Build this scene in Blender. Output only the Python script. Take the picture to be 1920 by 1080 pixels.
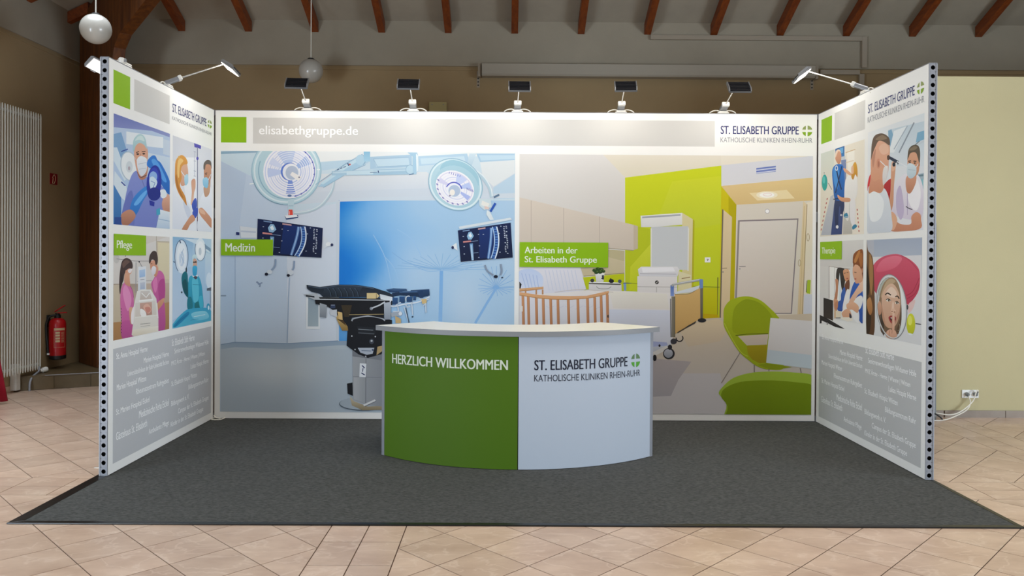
import bpy, bmesh, math, random
import numpy as np
from mathutils import Vector, Matrix

random.seed(7)
SC = bpy.context.scene
COL = SC.collection
for o in list(bpy.data.objects):
    bpy.data.objects.remove(o)

# ------------------------------------------------------------------ camera
F_PX, PPY = 1462.12, 491.993
CAM = Vector((-0.07463, -7.53691, 1.58072))
YAW, PITCH, ROLL = 0.00486, -0.0061, 0.00619
_f = Vector((math.sin(YAW) * math.cos(PITCH), math.cos(YAW) * math.cos(PITCH), math.sin(PITCH)))
_r = Vector((math.cos(YAW), -math.sin(YAW), 0))
_u = _r.cross(_f)
CR = _r * math.cos(ROLL) + _u * math.sin(ROLL)
CU = -_r * math.sin(ROLL) + _u * math.cos(ROLL)
cam_data = bpy.data.cameras.new('camera')
cam = bpy.data.objects.new('camera', cam_data)
COL.objects.link(cam)
cam.matrix_world = Matrix((
    (CR.x, CU.x, -_f.x, CAM.x), (CR.y, CU.y, -_f.y, CAM.y), (CR.z, CU.z, -_f.z, CAM.z), (0, 0, 0, 1)))
cam_data.sensor_fit = 'HORIZONTAL'
cam_data.sensor_width = 36.0
cam_data.lens = F_PX / 1920 * 36.0
cam_data.shift_y = -(540 - PPY) / 1920
cam_data.clip_end = 100
SC.camera = cam

# ------------------------------------------------------------------ light and exposure
SC.view_settings.view_transform = 'Standard'
SC.view_settings.look = 'None'
SC.view_settings.gamma = 1
SC.view_settings.use_curve_mapping = False
SC.view_settings.exposure = 0.0
W = bpy.data.worlds.new('daylight')
SC.world = W
W.use_nodes = True
W.node_tree.nodes['Background'].inputs[0].default_value = (0.86, 0.93, 1.0, 1)
W.node_tree.nodes['Background'].inputs[1].default_value = 0.26


def area_light(name, loc, target, sx, sy, power, col, spread=math.pi):
    d = bpy.data.lights.new(name, 'AREA')
    d.shape = 'RECTANGLE'
    d.size, d.size_y, d.energy, d.color = sx, sy, power, col
    d.spread = spread
    o = bpy.data.objects.new(name, d)
    COL.objects.link(o)
    o.location = loc
    o.rotation_euler = (Vector(target) - Vector(loc)).to_track_quat('-Z', 'Y').to_euler()
    return o


# daylight from assumed roof lights and side windows; front and left overhead fill added
area_light('front_fill', (2.5, -11.9, 2.4), (1.5, 0, 1.6), 11, 4.2, 8, (0.86, 0.93, 1.0))  # faint added fill from the open front, no window there
area_light('roof_daylight', (1.6, -3.3, 6.9), (1.4, -3.0, 0), 7.5, 2.4, 250, (1.0, 0.97, 0.92), math.radians(125))
area_light('left_overhead_fill', (-4.3, -0.7, 5.0), (-4.3, -0.55, 0), 1.4, 3.6, 46, (0.84, 0.92, 1.0), math.radians(78))  # added overhead fill; narrow spread keeps the radiator top dim
area_light('left_window_daylight', (-5.7, -5.2, 1.4), (2.9, -2.5, 0.7), 5.0, 2.2, 520, (0.74, 0.87, 1.0))
area_light('right_window_daylight', (8.8, -5.0, 1.5), (-2.9, -2.5, 0.7), 6.0, 2.6, 720, (0.74, 0.87, 1.0))
LAMP_POWER = 1.75
LED_EMIT = 9.0


# ------------------------------------------------------------------ materials
def lin(c):
    if isinstance(c, str):
        c = c.lstrip('#')
        c = tuple(int(c[i:i + 2], 16) for i in (0, 2, 4))
    r = []
    for v in c:
        v = v / 255
        r.append(v / 12.92 if v <= 0.04045 else ((v + 0.055) / 1.055) ** 2.4)
    return tuple(r)


def mat(name, col, rough=0.5, metal=0.0, spec=0.5, var=0.0, scale=8.0, bump=0.0, bscale=60.0, col2=None,
        stretch=(1, 1, 1), rand=0.0, emit=None, estr=0.0, coat=0.0, sheen=0.0):
    m = bpy.data.materials.new(name)
    m.use_nodes = True
    nt = m.node_tree
    b = nt.nodes['Principled BSDF']
    c = lin(col)
    b.inputs['Base Color'].default_value = (*c, 1)
    b.inputs['Roughness'].default_value = rough
    b.inputs['Metallic'].default_value = metal
    b.inputs['Specular IOR Level'].default_value = spec
    b.inputs['Coat Weight'].default_value = coat
    b.inputs['Sheen Weight'].default_value = sheen
    if emit:
        b.inputs['Emission Color'].default_value = (*lin(emit), 1)
        b.inputs['Emission Strength'].default_value = estr
    tc = mp = None
    if var or bump or col2 or rand:
        tc = nt.nodes.new('ShaderNodeTexCoord')
        mp = nt.nodes.new('ShaderNodeMapping')
        nt.links.new(tc.outputs['Object'], mp.inputs['Vector'])
        mp.inputs['Scale'].default_value = stretch
        if rand:
            oi = nt.nodes.new('ShaderNodeObjectInfo')
            mul = nt.nodes.new('ShaderNodeMath'); mul.operation = 'MULTIPLY'; mul.inputs[1].default_value = 37.0
            nt.links.new(oi.outputs['Random'], mul.inputs[0])
            nt.links.new(mul.outputs[0], mp.inputs['Location'])
    if var or col2:
        n = nt.nodes.new('ShaderNodeTexNoise')
        n.inputs['Scale'].default_value = scale
        n.inputs['Detail'].default_value = 6
        n.inputs['Roughness'].default_value = 0.6
        nt.links.new(mp.outputs[0], n.inputs['Vector'])
        r = nt.nodes.new('ShaderNodeValToRGB')
        r.color_ramp.elements[0].position = 0.32
        r.color_ramp.elements[1].position = 0.68
        a = lin(col2) if col2 else tuple(min(1, v * (1 + var)) for v in c)
        d = c if col2 else tuple(v * (1 - var) for v in c)
        r.color_ramp.elements[0].color = (*d, 1)
        r.color_ramp.elements[1].color = (*a, 1)
        nt.links.new(n.outputs['Fac'], r.inputs[0])
        out = r.outputs[0]
        if rand:
            hv = nt.nodes.new('ShaderNodeHueSaturation')
            mr = nt.nodes.new('ShaderNodeMapRange')
            mr.inputs['To Min'].default_value = 1 - rand
            mr.inputs['To Max'].default_value = 1 + rand
            nt.links.new(oi.outputs['Random'], mr.inputs['Value'])
            nt.links.new(mr.outputs[0], hv.inputs['Value'])
            nt.links.new(out, hv.inputs['Color'])
            out = hv.outputs[0]
        nt.links.new(out, b.inputs['Base Color'])
    if bump:
        n2 = nt.nodes.new('ShaderNodeTexNoise')
        n2.inputs['Scale'].default_value = bscale
        n2.inputs['Detail'].default_value = 5
        nt.links.new(mp.outputs[0], n2.inputs['Vector'])
        bp = nt.nodes.new('ShaderNodeBump')
        bp.inputs['Strength'].default_value = bump
        bp.inputs['Distance'].default_value = 0.01
        nt.links.new(n2.outputs['Fac'], bp.inputs['Height'])
        nt.links.new(bp.outputs[0], b.inputs['Normal'])
    return m


M = {}
M['plaster_low'] = mat('cream plaster', '#a38c68', 0.9, var=0.05, scale=1.2, bump=0.12, bscale=90)  # cream darkened against the block wall; dim light put into the colour
M['plaster_up'] = mat('grey plaster', '#a49b8a', 0.95, var=0.05, scale=1.5, bump=0.12, bscale=90)
M['plaster_block'] = mat('pale cream plaster', '#c0b790', 0.9, var=0.03, scale=1.0, bump=0.08, bscale=90)
M['ceil'] = mat('ceiling boards', '#a69d8d', 0.95, var=0.05, scale=3, bump=0.15, bscale=120)
M['wood'] = mat('brown glulam', '#4a2205', 0.6, col2='#74400e', scale=3, stretch=(6, 6, 0.6), bump=0.1, bscale=30)
M['wood_rafter'] = mat('brown rafter', '#6b2c08', 0.55, col2='#8a4310', scale=4, stretch=(6, 0.7, 6), bump=0.1, bscale=30)
M['tile'] = mat('beige floor tile', '#b89c88', 0.30, spec=0.5, col2='#d0b6a1', scale=3.2, rand=0.06, stretch=(1, 1.6, 1), bump=0.02, bscale=20)
# pale veins in the floor tiles
_nt = M['tile'].node_tree
_mp = [n for n in _nt.nodes if n.type == 'MAPPING'][0]
_vn = _nt.nodes.new('ShaderNodeTexNoise')
_vn.inputs['Scale'].default_value = 3.6
_vn.inputs['Detail'].default_value = 4
_vn.inputs['Distortion'].default_value = 0.5
_nt.links.new(_mp.outputs[0], _vn.inputs['Vector'])
_vr = _nt.nodes.new('ShaderNodeValToRGB')
_vr.color_ramp.elements[0].position = 0.475
_vr.color_ramp.elements[0].color = (0, 0, 0, 1)
_vr.color_ramp.elements[1].position = 0.5
_vr.color_ramp.elements[1].color = (0.34, 0.34, 0.34, 1)
_ve = _vr.color_ramp.elements.new(0.525)
_ve.color = (0, 0, 0, 1)
_nt.links.new(_vn.outputs['Fac'], _vr.inputs[0])
_mx = _nt.nodes.new('ShaderNodeMix')
_mx.data_type = 'RGBA'
_mx.inputs['B'].default_value = (*lin('#e6d3c2'), 1)
_hs = [n for n in _nt.nodes if n.type == 'HUE_SAT'][0]
_nt.links.new(_vr.outputs[0], _mx.inputs['Factor'])
_nt.links.new(_hs.outputs[0], _mx.inputs['A'])
_nt.links.new(_mx.outputs['Result'], _nt.nodes['Principled BSDF'].inputs['Base Color'])
M['tile_base'] = mat('brown grey base tile', '#8b7d70', 0.4, col2='#9a8d80', scale=4, rand=0.06)
M['step_tile'] = mat('olive brown step tile', '#5c4e35', 0.5, col2='#6a5a40', scale=4, rand=0.05)
M['grout'] = mat('brown grout', '#5a4538', 0.95)
M['carpet'] = mat('charcoal needle felt', '#353635', 0.95, col2='#5c5d5b', scale=85, stretch=(0.45, 1.4, 1), bump=0.5, bscale=260, spec=0.25)
M['edge'] = mat('black edge trim', '#161514', 0.32)
M['alu'] = mat('aluminium', '#92949a', 0.55, metal=0.35, spec=0.5)
M['alu_d'] = mat('grey aluminium', '#8d9095', 0.4, metal=0.5)
M['black'] = mat('black plastic', '#0b0b0c', 0.5)
M['white_pl'] = mat('white plastic', '#e4e2dc', 0.35)
M['panel'] = mat('white printed fabric', '#f3f2ef', 0.6, spec=0.3)
M['hpl'] = mat('white laminate', '#f6f3e8', 0.35)
M['hpl_edge'] = mat('grey edge banding', '#86888b', 0.5)
M['green_pan'] = mat('green laminate', '#4a6b0e', 0.65, spec=0.25, var=0.01, scale=3)
M['white_pan_dim'] = mat('dimmed white laminate front', '#b6bfcb', 0.6, spec=0.3)  # white darkened to grey-blue; the dim light on it is put into the colour
M['seam'] = mat('dark seam', '#1a1a18', 0.6)
M['led'] = mat('led diffuser', '#ffffff', 0.5, emit='#fff8ea', estr=LED_EMIT)
M['head'] = mat('silver lamp housing', '#9a9ca0', 0.35, metal=0.6)
M['fin'] = mat('dark heat sink', '#26262b', 0.45, metal=0.3)
M['rod'] = mat('chrome rod', '#d8d6d0', 0.25, metal=0.6)
M['cable'] = mat('white cable', '#e6e3d8', 0.45)
M['cable_k'] = mat('black cable', '#141414', 0.5)
M['globe'] = mat('opal glass', '#bdbab2', 0.25, spec=0.6, coat=0.3)
M['rad'] = mat('radiator enamel', '#e3e6e0', 0.35)
M['red'] = mat('red enamel', '#b00d16', 0.35)
M['red_sign'] = mat('red sign plate', '#8d101c', 0.5)
M['curtain'] = mat('wine red cloth', '#a3052c', 0.8, var=0.06, scale=5)
M['label_cream'] = mat('cream print', '#c9b58e', 0.6)
M['screen_case'] = mat('grey sheet metal', '#a9a193', 0.55)
M['duct'] = mat('cream trunking', '#a69a89', 0.6)
M['socket'] = mat('white socket', '#e9ebe9', 0.35)
M['board_grey'] = mat('grey board', '#7d8284', 0.6)
M['box_y'] = mat('cream cover', '#b5a774', 0.6)
# flat print: colour stored on the printed shapes
pm = bpy.data.materials.new('colour print')
pm.use_nodes = True
_b = pm.node_tree.nodes['Principled BSDF']
_a = pm.node_tree.nodes.new('ShaderNodeVertexColor')
_a.layer_name = 'Col'
pm.node_tree.links.new(_a.outputs[0], _b.inputs['Base Color'])
_b.inputs['Roughness'].default_value = 0.6
_b.inputs['Specular IOR Level'].default_value = 0.3
M['print'] = pm


# ------------------------------------------------------------------ helpers
def ray(x, y):
    return (_f + CR * ((x - 960) / F_PX) + CU * ((PPY - y) / F_PX))


def on_y(x, y, Y):
    d = ray(x, y); return CAM + d * ((Y - CAM.y) / d.y)


def on_x(x, y, X):
    d = ray(x, y); return CAM + d * ((X - CAM.x) / d.x)


def on_z(x, y, Z=0.0):
    d = ray(x, y); return CAM + d * ((Z - CAM.z) / d.z)


class MB:
    """collects shapes into one mesh"""
    def __init__(s):
        s.v, s.f, s.m = [], [], []

    def face(s, pts, mi=0):
        n = len(s.v)
        s.v += [tuple(p) for p in pts]
        s.f.append(list(range(n, n + len(pts)))); s.m.append(mi)

    def box(s, a, b, mi=0, mx=None):
        x0, y0, z0 = a; x1, y1, z1 = b
        n = len(s.v)
        vs = [Vector(p) for p in ((x0, y0, z0), (x1, y0, z0), (x1, y1, z0), (x0, y1, z0), (x0, y0, z1), (x1, y0, z1), (x1, y1, z1), (x0, y1, z1))]
        if mx is not None:
            vs = [mx @ p for p in vs]
        s.v += [tuple(p) for p in vs]
        for q in ((0, 3, 2, 1), (4, 5, 6, 7), (0, 1, 5, 4), (1, 2, 6, 5), (2, 3, 7, 6), (3, 0, 4, 7)):
            s.f.append([n + i for i in q]); s.m.append(mi)
        return s

    def prism(s, poly, ex, mi=0):
        """polygon of 3d points extruded by vector ex"""
        n = len(s.v); k = len(poly); ex = Vector(ex)
        s.v += [tuple(p) for p in poly] + [tuple(Vector(p) + ex) for p in poly]
        s.f.append([n + i for i in range(k)][::-1]); s.m.append(mi)
        s.f.append([n + k + i for i in range(k)]); s.m.append(mi)
        for i in range(k):
            j = (i + 1) % k
            s.f.append([n + i, n + j, n + k + j, n + k + i]); s.m.append(mi)
        return s

    def tube(s, pts, r, seg=10, mi=0, r2=None):
        pts = [Vector(p) for p in pts]
        rings = []
        N = len(pts)
        prev = None
        for i, p in enumerate(pts):
            t = (pts[min(i + 1, N - 1)] - pts[max(i - 1, 0)]).normalized()
            if prev is None:
                up = Vector((0, 0, 1)) if abs(t.z) < 0.9 else Vector((1, 0, 0))
                a = t.cross(up).normalized()
            else:
                a = (prev - t * prev.dot(t)).normalized()
            prev = a
            b = t.cross(a)
            rr = r if r2 is None else r + (r2 - r) * i / (N - 1)
            n = len(s.v)
            for k in range(seg):
                an = 2 * math.pi * k / seg
                s.v.append(tuple(p + a * (rr * math.cos(an)) + b * (rr * math.sin(an))))
            rings.append(n)
        for i in range(N - 1):
            for k in range(seg):
                k2 = (k + 1) % seg
                s.f.append([rings[i] + k, rings[i] + k2, rings[i + 1] + k2, rings[i + 1] + k]); s.m.append(mi)
        s.f.append([rings[0] + k for k in range(seg)][::-1]); s.m.append(mi)
        s.f.append([rings[-1] + k for k in range(seg)]); s.m.append(mi)
        return s

    def lathe(s, prof, seg=24, c=(0, 0, 0), mi=0):
        rings = []
        for r, z in prof:
            n = len(s.v)
            for k in range(seg):
                an = 2 * math.pi * k / seg
                s.v.append((c[0] + r * math.cos(an), c[1] + r * math.sin(an), c[2] + z))
            rings.append(n)
        for i in range(len(prof) - 1):
            for k in range(seg):
                k2 = (k + 1) % seg
                s.f.append([rings[i] + k, rings[i] + k2, rings[i + 1] + k2, rings[i + 1] + k]); s.m.append(mi)
        s.f.append([rings[0] + k for k in range(seg)][::-1]); s.m.append(mi)
        s.f.append([rings[-1] + k for k in range(seg)]); s.m.append(mi)
        return s

    def mesh(s, name, mats):
        me = bpy.data.meshes.new(name)
        me.from_pydata(s.v, [], s.f)
        for m in (mats if isinstance(mats, (list, tuple)) else [mats]):
            me.materials.append(M[m])
        for p, i in zip(me.polygons, s.m):
            p.material_index = i
        me.update()
        return me

    def build(s, name, mats, parent=None, smooth=False, bevel=0.0, fix=True):
        me = s.mesh(name, mats)
        if fix:
            bm = bmesh.new(); bm.from_mesh(me)
            bmesh.ops.recalc_face_normals(bm, faces=bm.faces)
            bm.to_mesh(me); bm.free()
        if smooth:
            for p in me.polygons:
                p.use_smooth = True
            me.set_sharp_from_angle(angle=math.radians(40))
        o = bpy.data.objects.new(name, me)
        COL.objects.link(o)
        if parent:
            o.parent = parent
        if bevel:
            md = o.modifiers.new('bevel', 'BEVEL')
            md.width = bevel; md.segments = 2; md.limit_method = 'ANGLE'
        return o


def tag(o, label=None, cat=None, group=None, kind=None):
    if label: o['label'] = label
    if cat: o['category'] = cat
    if group: o['group'] = group
    if kind: o['kind'] = kind
    return o


def thing(name, label, cat, loc=(0, 0, 0), group=None):
    o = bpy.data.objects.new(name, None)
    o.empty_display_size = 0.1
    COL.objects.link(o)
    o.location = loc
    return tag(o, label, cat, group)


def keep(o, parent):
    """make o, built in world coordinates, a child of a placed parent"""
    o.parent = parent
    chain = parent
    off = Vector((0, 0, 0))
    while chain is not None:
        off += Vector(chain.location)
        chain = chain.parent
    o.location = Vector(o.location) - off
    return o


def smooth_path(pts, n=8, closed=False):
    P = [Vector(p) for p in pts]
    k = len(P)
    out = []
    for i in range(k if closed else k - 1):
        if closed:
            p0, p1, p2, p3 = P[(i - 1) % k], P[i], P[(i + 1) % k], P[(i + 2) % k]
        else:
            p0, p1, p2, p3 = P[max(i - 1, 0)], P[i], P[i + 1], P[min(i + 2, k - 1)]
        for j in range(n):
            t = j / n
            out.append(0.5 * ((2 * p1) + (p2 - p0) * t + (2 * p0 - 5 * p1 + 4 * p2 - p3) * t * t + (3 * p1 - p0 - 3 * p2 + p3) * t ** 3))
    if not closed:
        out.append(P[-1])
    return out

# ------------------------------------------------------------------ the hall
XL, YB, XR, YF = -5.78, 2.9, 9.0, -12.1
LEDGE, EAVE, SL = 4.13, 4.72, 0.4327

# floor: grout bed with separate tiles
floor = tag(MB().box((XL, YF, -0.08), (XR, YB, -0.004)).build('floor', 'grout'), kind='structure')


def clip_rect(poly, x0, x1, y0, y1):
    for ax, lim, sg in ((0, x0, 1), (0, x1, -1), (1, y0, 1), (1, y1, -1)):
        out = []
        for i in range(len(poly)):
            a, b = poly[i - 1], poly[i]
            da, db = sg * (a[ax] - lim), sg * (b[ax] - lim)
            if (da >= 0) != (db >= 0):
                t = da / (da - db)
                out.append((a[0] + (b[0] - a[0]) * t, a[1] + (b[1] - a[1]) * t))
            if db >= 0:
                out.append(b)
        poly = out
        if not poly:
            return []
    return poly


def area2(p):
    return abs(sum(p[i - 1][0] * p[i][1] - p[i][0] * p[i - 1][1] for i in range(len(p)))) / 2


G = 0.0033
tiles = []
HD = 0.2335
SX = [(-1.10, -0.662), (4.01, 4.45)]
SY = [(-2.405, -2.005)]
for (x0, x1, ox) in ((XL, -1.10, -1.10), (-0.662, 4.01, -0.662), (4.45, XR, 4.45)):
    for (y0, y1, oy) in ((YF, -2.405, -3.313), (-2.005, YB, -2.005)):
        for i in range(int((x0 - ox) / HD) - 2, int((x1 - ox) / HD) + 3):
            for j in range(int((y0 - oy) / HD) - 2, int((y1 - oy) / HD) + 3):
                if (i + j) % 2:
                    continue
                cx, cy = ox + (i) * HD, oy + (j + 1) * HD
                h = HD - G * 1.2
                p = clip_rect([(cx - h, cy), (cx, cy - h), (cx + h, cy), (cx, cy + h)], x0 + G, x1 - G, y0 + G, y1 - G)
                if len(p) > 2 and area2(p) > 0.0015:
                    tiles.append(p)
for (x0, x1) in SX:
    xm = (x0 + x1) / 2
    y = -3.552 - 0.33 * 30
    while y < YB:
        if y > -2.405 and y < -2.0 - 0.05:
            pass
        for a, b in ((x0, xm), (xm, x1)):
            for (ya, yb) in ((YF, -2.405), (-2.005, YB)):
                p = clip_rect([(a + G, y + G), (b - G, y + G), (b - G, y + 0.33 - G), (a + G, y + 0.33 - G)], a, b, ya + G, yb - G)
                if len(p) > 2 and area2(p) > 0.0015:
                    tiles.append(p)
        y += 0.33
for (y0, y1) in SY:
    ym = (y0 + y1) / 2
    x = 3.165 - 0.33 * 28
    while x < XR:
        for a, b in ((y0, ym), (ym, y1)):
            p = clip_rect([(x + G, a + G), (x + 0.33 - G, a + G), (x + 0.33 - G, b - G), (x + G, b - G)], XL + G, XR - G, a, b)
            if len(p) > 2:
                tiles.append(p)
        x += 0.33


def project(p):
    d = Vector(p) - CAM
    z = d.dot(_f)
    return 960 + F_PX * d.dot(CR) / z, PPY - F_PX * d.dot(CU) / z, z


def tile_view(p):
    cx = sum(q[0] for q in p) / len(p); cy = sum(q[1] for q in p) / len(p)
    if cy < -5.2:
        return 0
    x, y, z = project((cx, cy, 0))
    if not (-60 < x < 1980 and y < 1150):
        return 0
    if abs(cx) < 2.85 and -2.8 < cy < 0.6:
        return 0
    if -2.9 < cx < 2.9 and cy > 0:
        return 0
    if cx > 3.0 and cy > 0.3:
        return 0
    return area2(p) / z ** 3


order = sorted(((tile_view(p), i) for i, p in enumerate(tiles)), reverse=True)
shown = {i for a, i in order[:300] if a > 0}
diamond = None
rest = MB()
for i, p in enumerate(tiles):
    cx = sum(q[0] for q in p) / len(p); cy = sum(q[1] for q in p) / len(p)
    if i in shown:
        mb = MB().prism([(q[0] - cx, q[1] - cy, -0.006) for q in p], (0, 0, 0.006))
        full = len(p) == 4 and abs(area2(p) - 2 * (HD - G * 1.2) ** 2) < 1e-5
        if full and diamond:
            o = bpy.data.objects.new('tile', diamond); COL.objects.link(o); o.parent = floor
        else:
            o = mb.build('tile', 'tile', floor)
            if full:
                diamond = o.data
        o.location = (cx, cy, 0)
    else:
        if abs(cx) < 2.7 and -2.7 < cy < -0.2:
            continue
        rest.prism([(q[0], q[1], -0.006) for q in p], (0, 0, 0.006))
tag(rest.build('far_tiles', 'tile', floor), kind='stuff')

# walls
tag(MB().box((XL - 0.2, YB, -0.08), (XR, YB + 0.2, EAVE + 0.1)).build('wall_back', 'plaster_low'), kind='structure')
tag(MB().box((XL - 0.2, YF, -0.08), (XL, YB, EAVE + 0.1)).build('wall_left', 'plaster_low'), kind='structure')
tag(MB().box((XR, YF, -0.08), (XR + 0.2, YB, EAVE + 0.1)).build('wall_right', 'plaster_low'), kind='structure')
# projecting upper band of the walls
tag(MB().box((XL, YB - 0.025, LEDGE), (XR, YB, EAVE + 0.05)).build('trim_1', 'plaster_up'), kind='structure')
tag(MB().box((XL, YF, LEDGE), (XL + 0.025, YB - 0.025, EAVE + 0.05)).build('trim_2', 'plaster_up'), kind='structure')
# thin line of the movement joint under the band
tag(MB().box((XL, YB - 0.012, LEDGE - 0.055), (XR, YB, LEDGE - 0.03)).build('trim_3', 'plaster_low'), kind='structure')
tag(MB().box((XL, YF, LEDGE - 0.055), (XL + 0.012, YB - 0.012, LEDGE - 0.03)).build('trim_4', 'plaster_low'), kind='structure')
# pale room built into the hall on the right, with its own top
tag(MB().box((3.9, 0.29, -0.08), (XR, YB, 3.43)).build('wall_partition', 'plaster_block'), kind='structure')
bb = tag(MB().box((3.9, 0.284, -0.004), (XR, 0.29, 0.066)).build('baseboard_right', 'grout'), kind='structure')
x = 4.325 - 0.615
for k in range(8):
    o = MB().box((0.003, -0.008, 0), (0.612, 0, 0.071)).build('tile', 'tile_base', bb)
    o.location = (max(x, 3.9) if k else x + 0.2, 0.284, 0.0)
    if k == 0:
        o.scale.x = 0.66
    x += 0.615
bl = tag(MB().box((XL, -3, -0.004), (XL + 0.006, 1.48, 0.068)).build('baseboard_left', 'grout'), kind='structure')
y = 1.476
for k in range(8):
    o = MB().box((0, -0.327, 0), (0.008, 0, 0.073)).build('tile', 'tile', bl)
    o.location = (XL + 0.006, y, 0)
    y -= 0.33

# hipped ceiling with rafters
RY = -4.6
RX = XL + (YB - RY)
RZ = EAVE + SL * (YB - RY)
c = MB()
c.face([(XL, YB, EAVE), (XR, YB, EAVE), (XR, RY, RZ), (RX, RY, RZ)])
c.face([(XL, YB, EAVE), (RX, RY, RZ), (XL, YF, EAVE)])
c.face([(XL, YF, EAVE), (RX, RY, RZ), (XR, RY, RZ), (XR, YF, EAVE)])
ceiling = c.build('ceiling', 'ceil', fix=False)
md = ceiling.modifiers.new('thickness', 'SOLIDIFY'); md.thickness = 0.12; md.offset = 0
tag(ceiling, kind='structure')
ceiling.location.z = 0.06
RW = 0.088


def rafter(x, wall):
    # runs up the slope from the wall; wall 'b' back, 'l' left
    d = 0.155
    if wall == 'b':
        run = min(YB - RY, x - XL) - 0.05
        run = max(run, 0.3)
        p = [(x - RW / 2, YB - 0.03, EAVE - d), (x - RW / 2, YB - 0.03, EAVE - 0.02), (x - RW / 2, YB - run, EAVE - 0.015 + SL * run), (x - RW / 2, YB - run, EAVE - d + SL * run)]
        mb = MB().prism(p, (RW, 0, 0))
    else:
        y = x
        run = min(7.0, YB - y) - 0.05
        p = [(XL + 0.03, y - RW / 2, EAVE - d), (XL + 0.03, y - RW / 2, EAVE - 0.02), (XL + run, y - RW / 2, EAVE - 0.015 + SL * run), (XL + run, y - RW / 2, EAVE - d + SL * run)]
        mb = MB().prism(p, (0, RW, 0))
    o = mb.build('rafter', 'wood_rafter')
    return keep(o, ceiling)


for k in range(-5, 10):
    rafter(-0.007 + 0.885 * k, 'b')
for k in range(6):
    rafter(2.60 - 0.885 * (k + 0.0) if k else 2.56, 'l')

# tapered glulam frame leg in the corner, set along the diagonal
root = thing('timber_frame', 'massive brown glulam corner post flaring into a roof beam behind the left display wall', 'timber post', (-5.3, 2.42, 0.17))
DG = Vector((1, -1, 0)).normalized()
NN = Vector((1, 1, 0)).normalized()
TH = 0.14
C0 = Vector((XL, YB, 0)) - NN * TH / 2


def dpt(s, z):
    q = C0 + DG * s
    return (q.x, q.y, z)


mb = MB().prism([dpt(*q) for q in ((0.17, 0.17), (0.86, 0.17), (0.98, 2.1), (1.16, 3.0), (1.38, 3.9), (1.44, 4.07), (1.64, 4.20), (1.64, 5.05), (0.17, 4.66))], NN * TH)
keep(mb.build('post', 'wood', bevel=0.006), root)
mb = MB().prism([dpt(*q) for q in ((1.64, 4.20), (5.2, 5.10), (5.2, 6.1), (1.64, 5.05))], NN * TH)
keep(mb.build('roof_beam', 'wood', bevel=0.006), root)

# diagonal tiled platform in the corner
pf = thing('corner_platform', 'low brown tiled platform across the left rear corner under the timber post', 'platform', (-5.2, 2.3, 0))
A, B = Vector((-5.775, 1.50, 0)), Vector((-3.0, 2.885, 0))
dr = (B - A).normalized()
nr = Vector((dr.y, -dr.x, 0))
mb = MB().prism([(A.x, A.y, 0.001), (B.x, B.y, 0.001), (A.x, B.y, 0.001)], (0, 0, 0.15))
keep(mb.build('body', 'step_tile'), pf)
ln = (B - A).length
k = 0
s = 0.02
while s < ln - 0.3:
    w = 0.38
    a = A + dr * s; b = A + dr * (s + w - 0.006)
    mb = MB().prism([tuple(a + Vector((0, 0, 0.004))), tuple(b + Vector((0, 0, 0.004))), tuple(b + nr * 0.01 + Vector((0, 0, 0.004))), tuple(a + nr * 0.01 + Vector((0, 0, 0.004)))], (0, 0, 0.147))
    keep(mb.build('tile', 'step_tile'), pf)
    s += w
mb = MB().prism([tuple(A + nr * 0.012 + Vector((0, 0, 0.152))), tuple(B + nr * 0.012 + Vector((0, 0, 0.152))), (A.x, B.y, 0.152)], (0, 0, 0.016))
keep(mb.build('top_slab', 'step_tile'), pf)
mb = MB().tube([A + dr * 0.3 + nr * 0.012 + Vector((0, 0, 0.166)), B + nr * 0.012 + Vector((0, 0, 0.166))], 0.005, 6)
keep(mb.build('edge_strip', 'alu'), pf)

# ------------------------------------------------------------------ things on the walls
# projection screen case
sc = thing('projection_screen_case', 'long grey projection screen case under the rafters on the rear wall', 'screen case', (1.77, YB, 3.97))
mb = MB().prism([(-0.44, YB - 0.03, 3.975), (-0.44, YB - 0.15, 3.975), (-0.44, YB - 0.17, 4.0), (-0.44, YB - 0.17, 4.135), (-0.44, YB - 0.03, 4.135)], (4.40, 0, 0))
keep(mb.build('case', 'screen_case', bevel=0.004), sc)
for xx in (-0.49, 3.975):
    mb = MB().box((xx, YB - 0.13, 3.97), (xx + 0.035, YB - 0.026, 4.15))
    keep(mb.build('bracket', 'duct'), sc)
    for q in range(3):
        zz = 3.86 + 0.05 * q
    mb = MB().box((xx - 0.02, YB - 0.006, 3.85), (xx + 0.02, YB - 0.001, 4.07))
    pl = keep(mb.build('bracket_plate', 'duct'), sc)
    for q in range(3):
        zz = 3.88 + 0.045 * q
        mb = MB().tube([(xx, YB - 0.010, zz), (xx, YB - 0.002, zz)], 0.010, 10)
        h = mb.build('bolt', 'black'); keep(h, pl)

# cable trunking around the case
tr = thing('cable_trunking', 'cream cable trunking running along the rear wall and down beside the screen case', 'trunking', (3.0, YB, 4.0))
for a, b in (((1.80, YB - 0.065, 4.495), (4.62, YB - 0.026, 4.555)), ((4.62, YB - 0.065, 4.14), (4.685, YB - 0.026, 4.555)), ((4.07, YB - 0.05, 4.05), (4.60, YB - 0.013, 4.112)), ((4.595, YB - 0.05, 3.5), (4.66, YB - 0.013, 4.06))):
    keep(MB().box(a, b).build('channel', 'duct', bevel=0.003), tr)
jb = thing('junction_box', 'small square cream cover plate on the rear wall above the display wall', 'cover plate', (-1.02, YB, 3.6))
keep(MB().box((-1.142, YB - 0.05, 3.40), (-0.906, YB, 3.648)).build('cover', 'box_y', bevel=0.006), jb)
for xx in (-1.10, -0.95):
    keep(MB().tube([(xx, YB - 0.056, 3.61), (xx, YB - 0.049, 3.61)], 0.008, 8).build('screw', 'alu_d'), jb)

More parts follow.
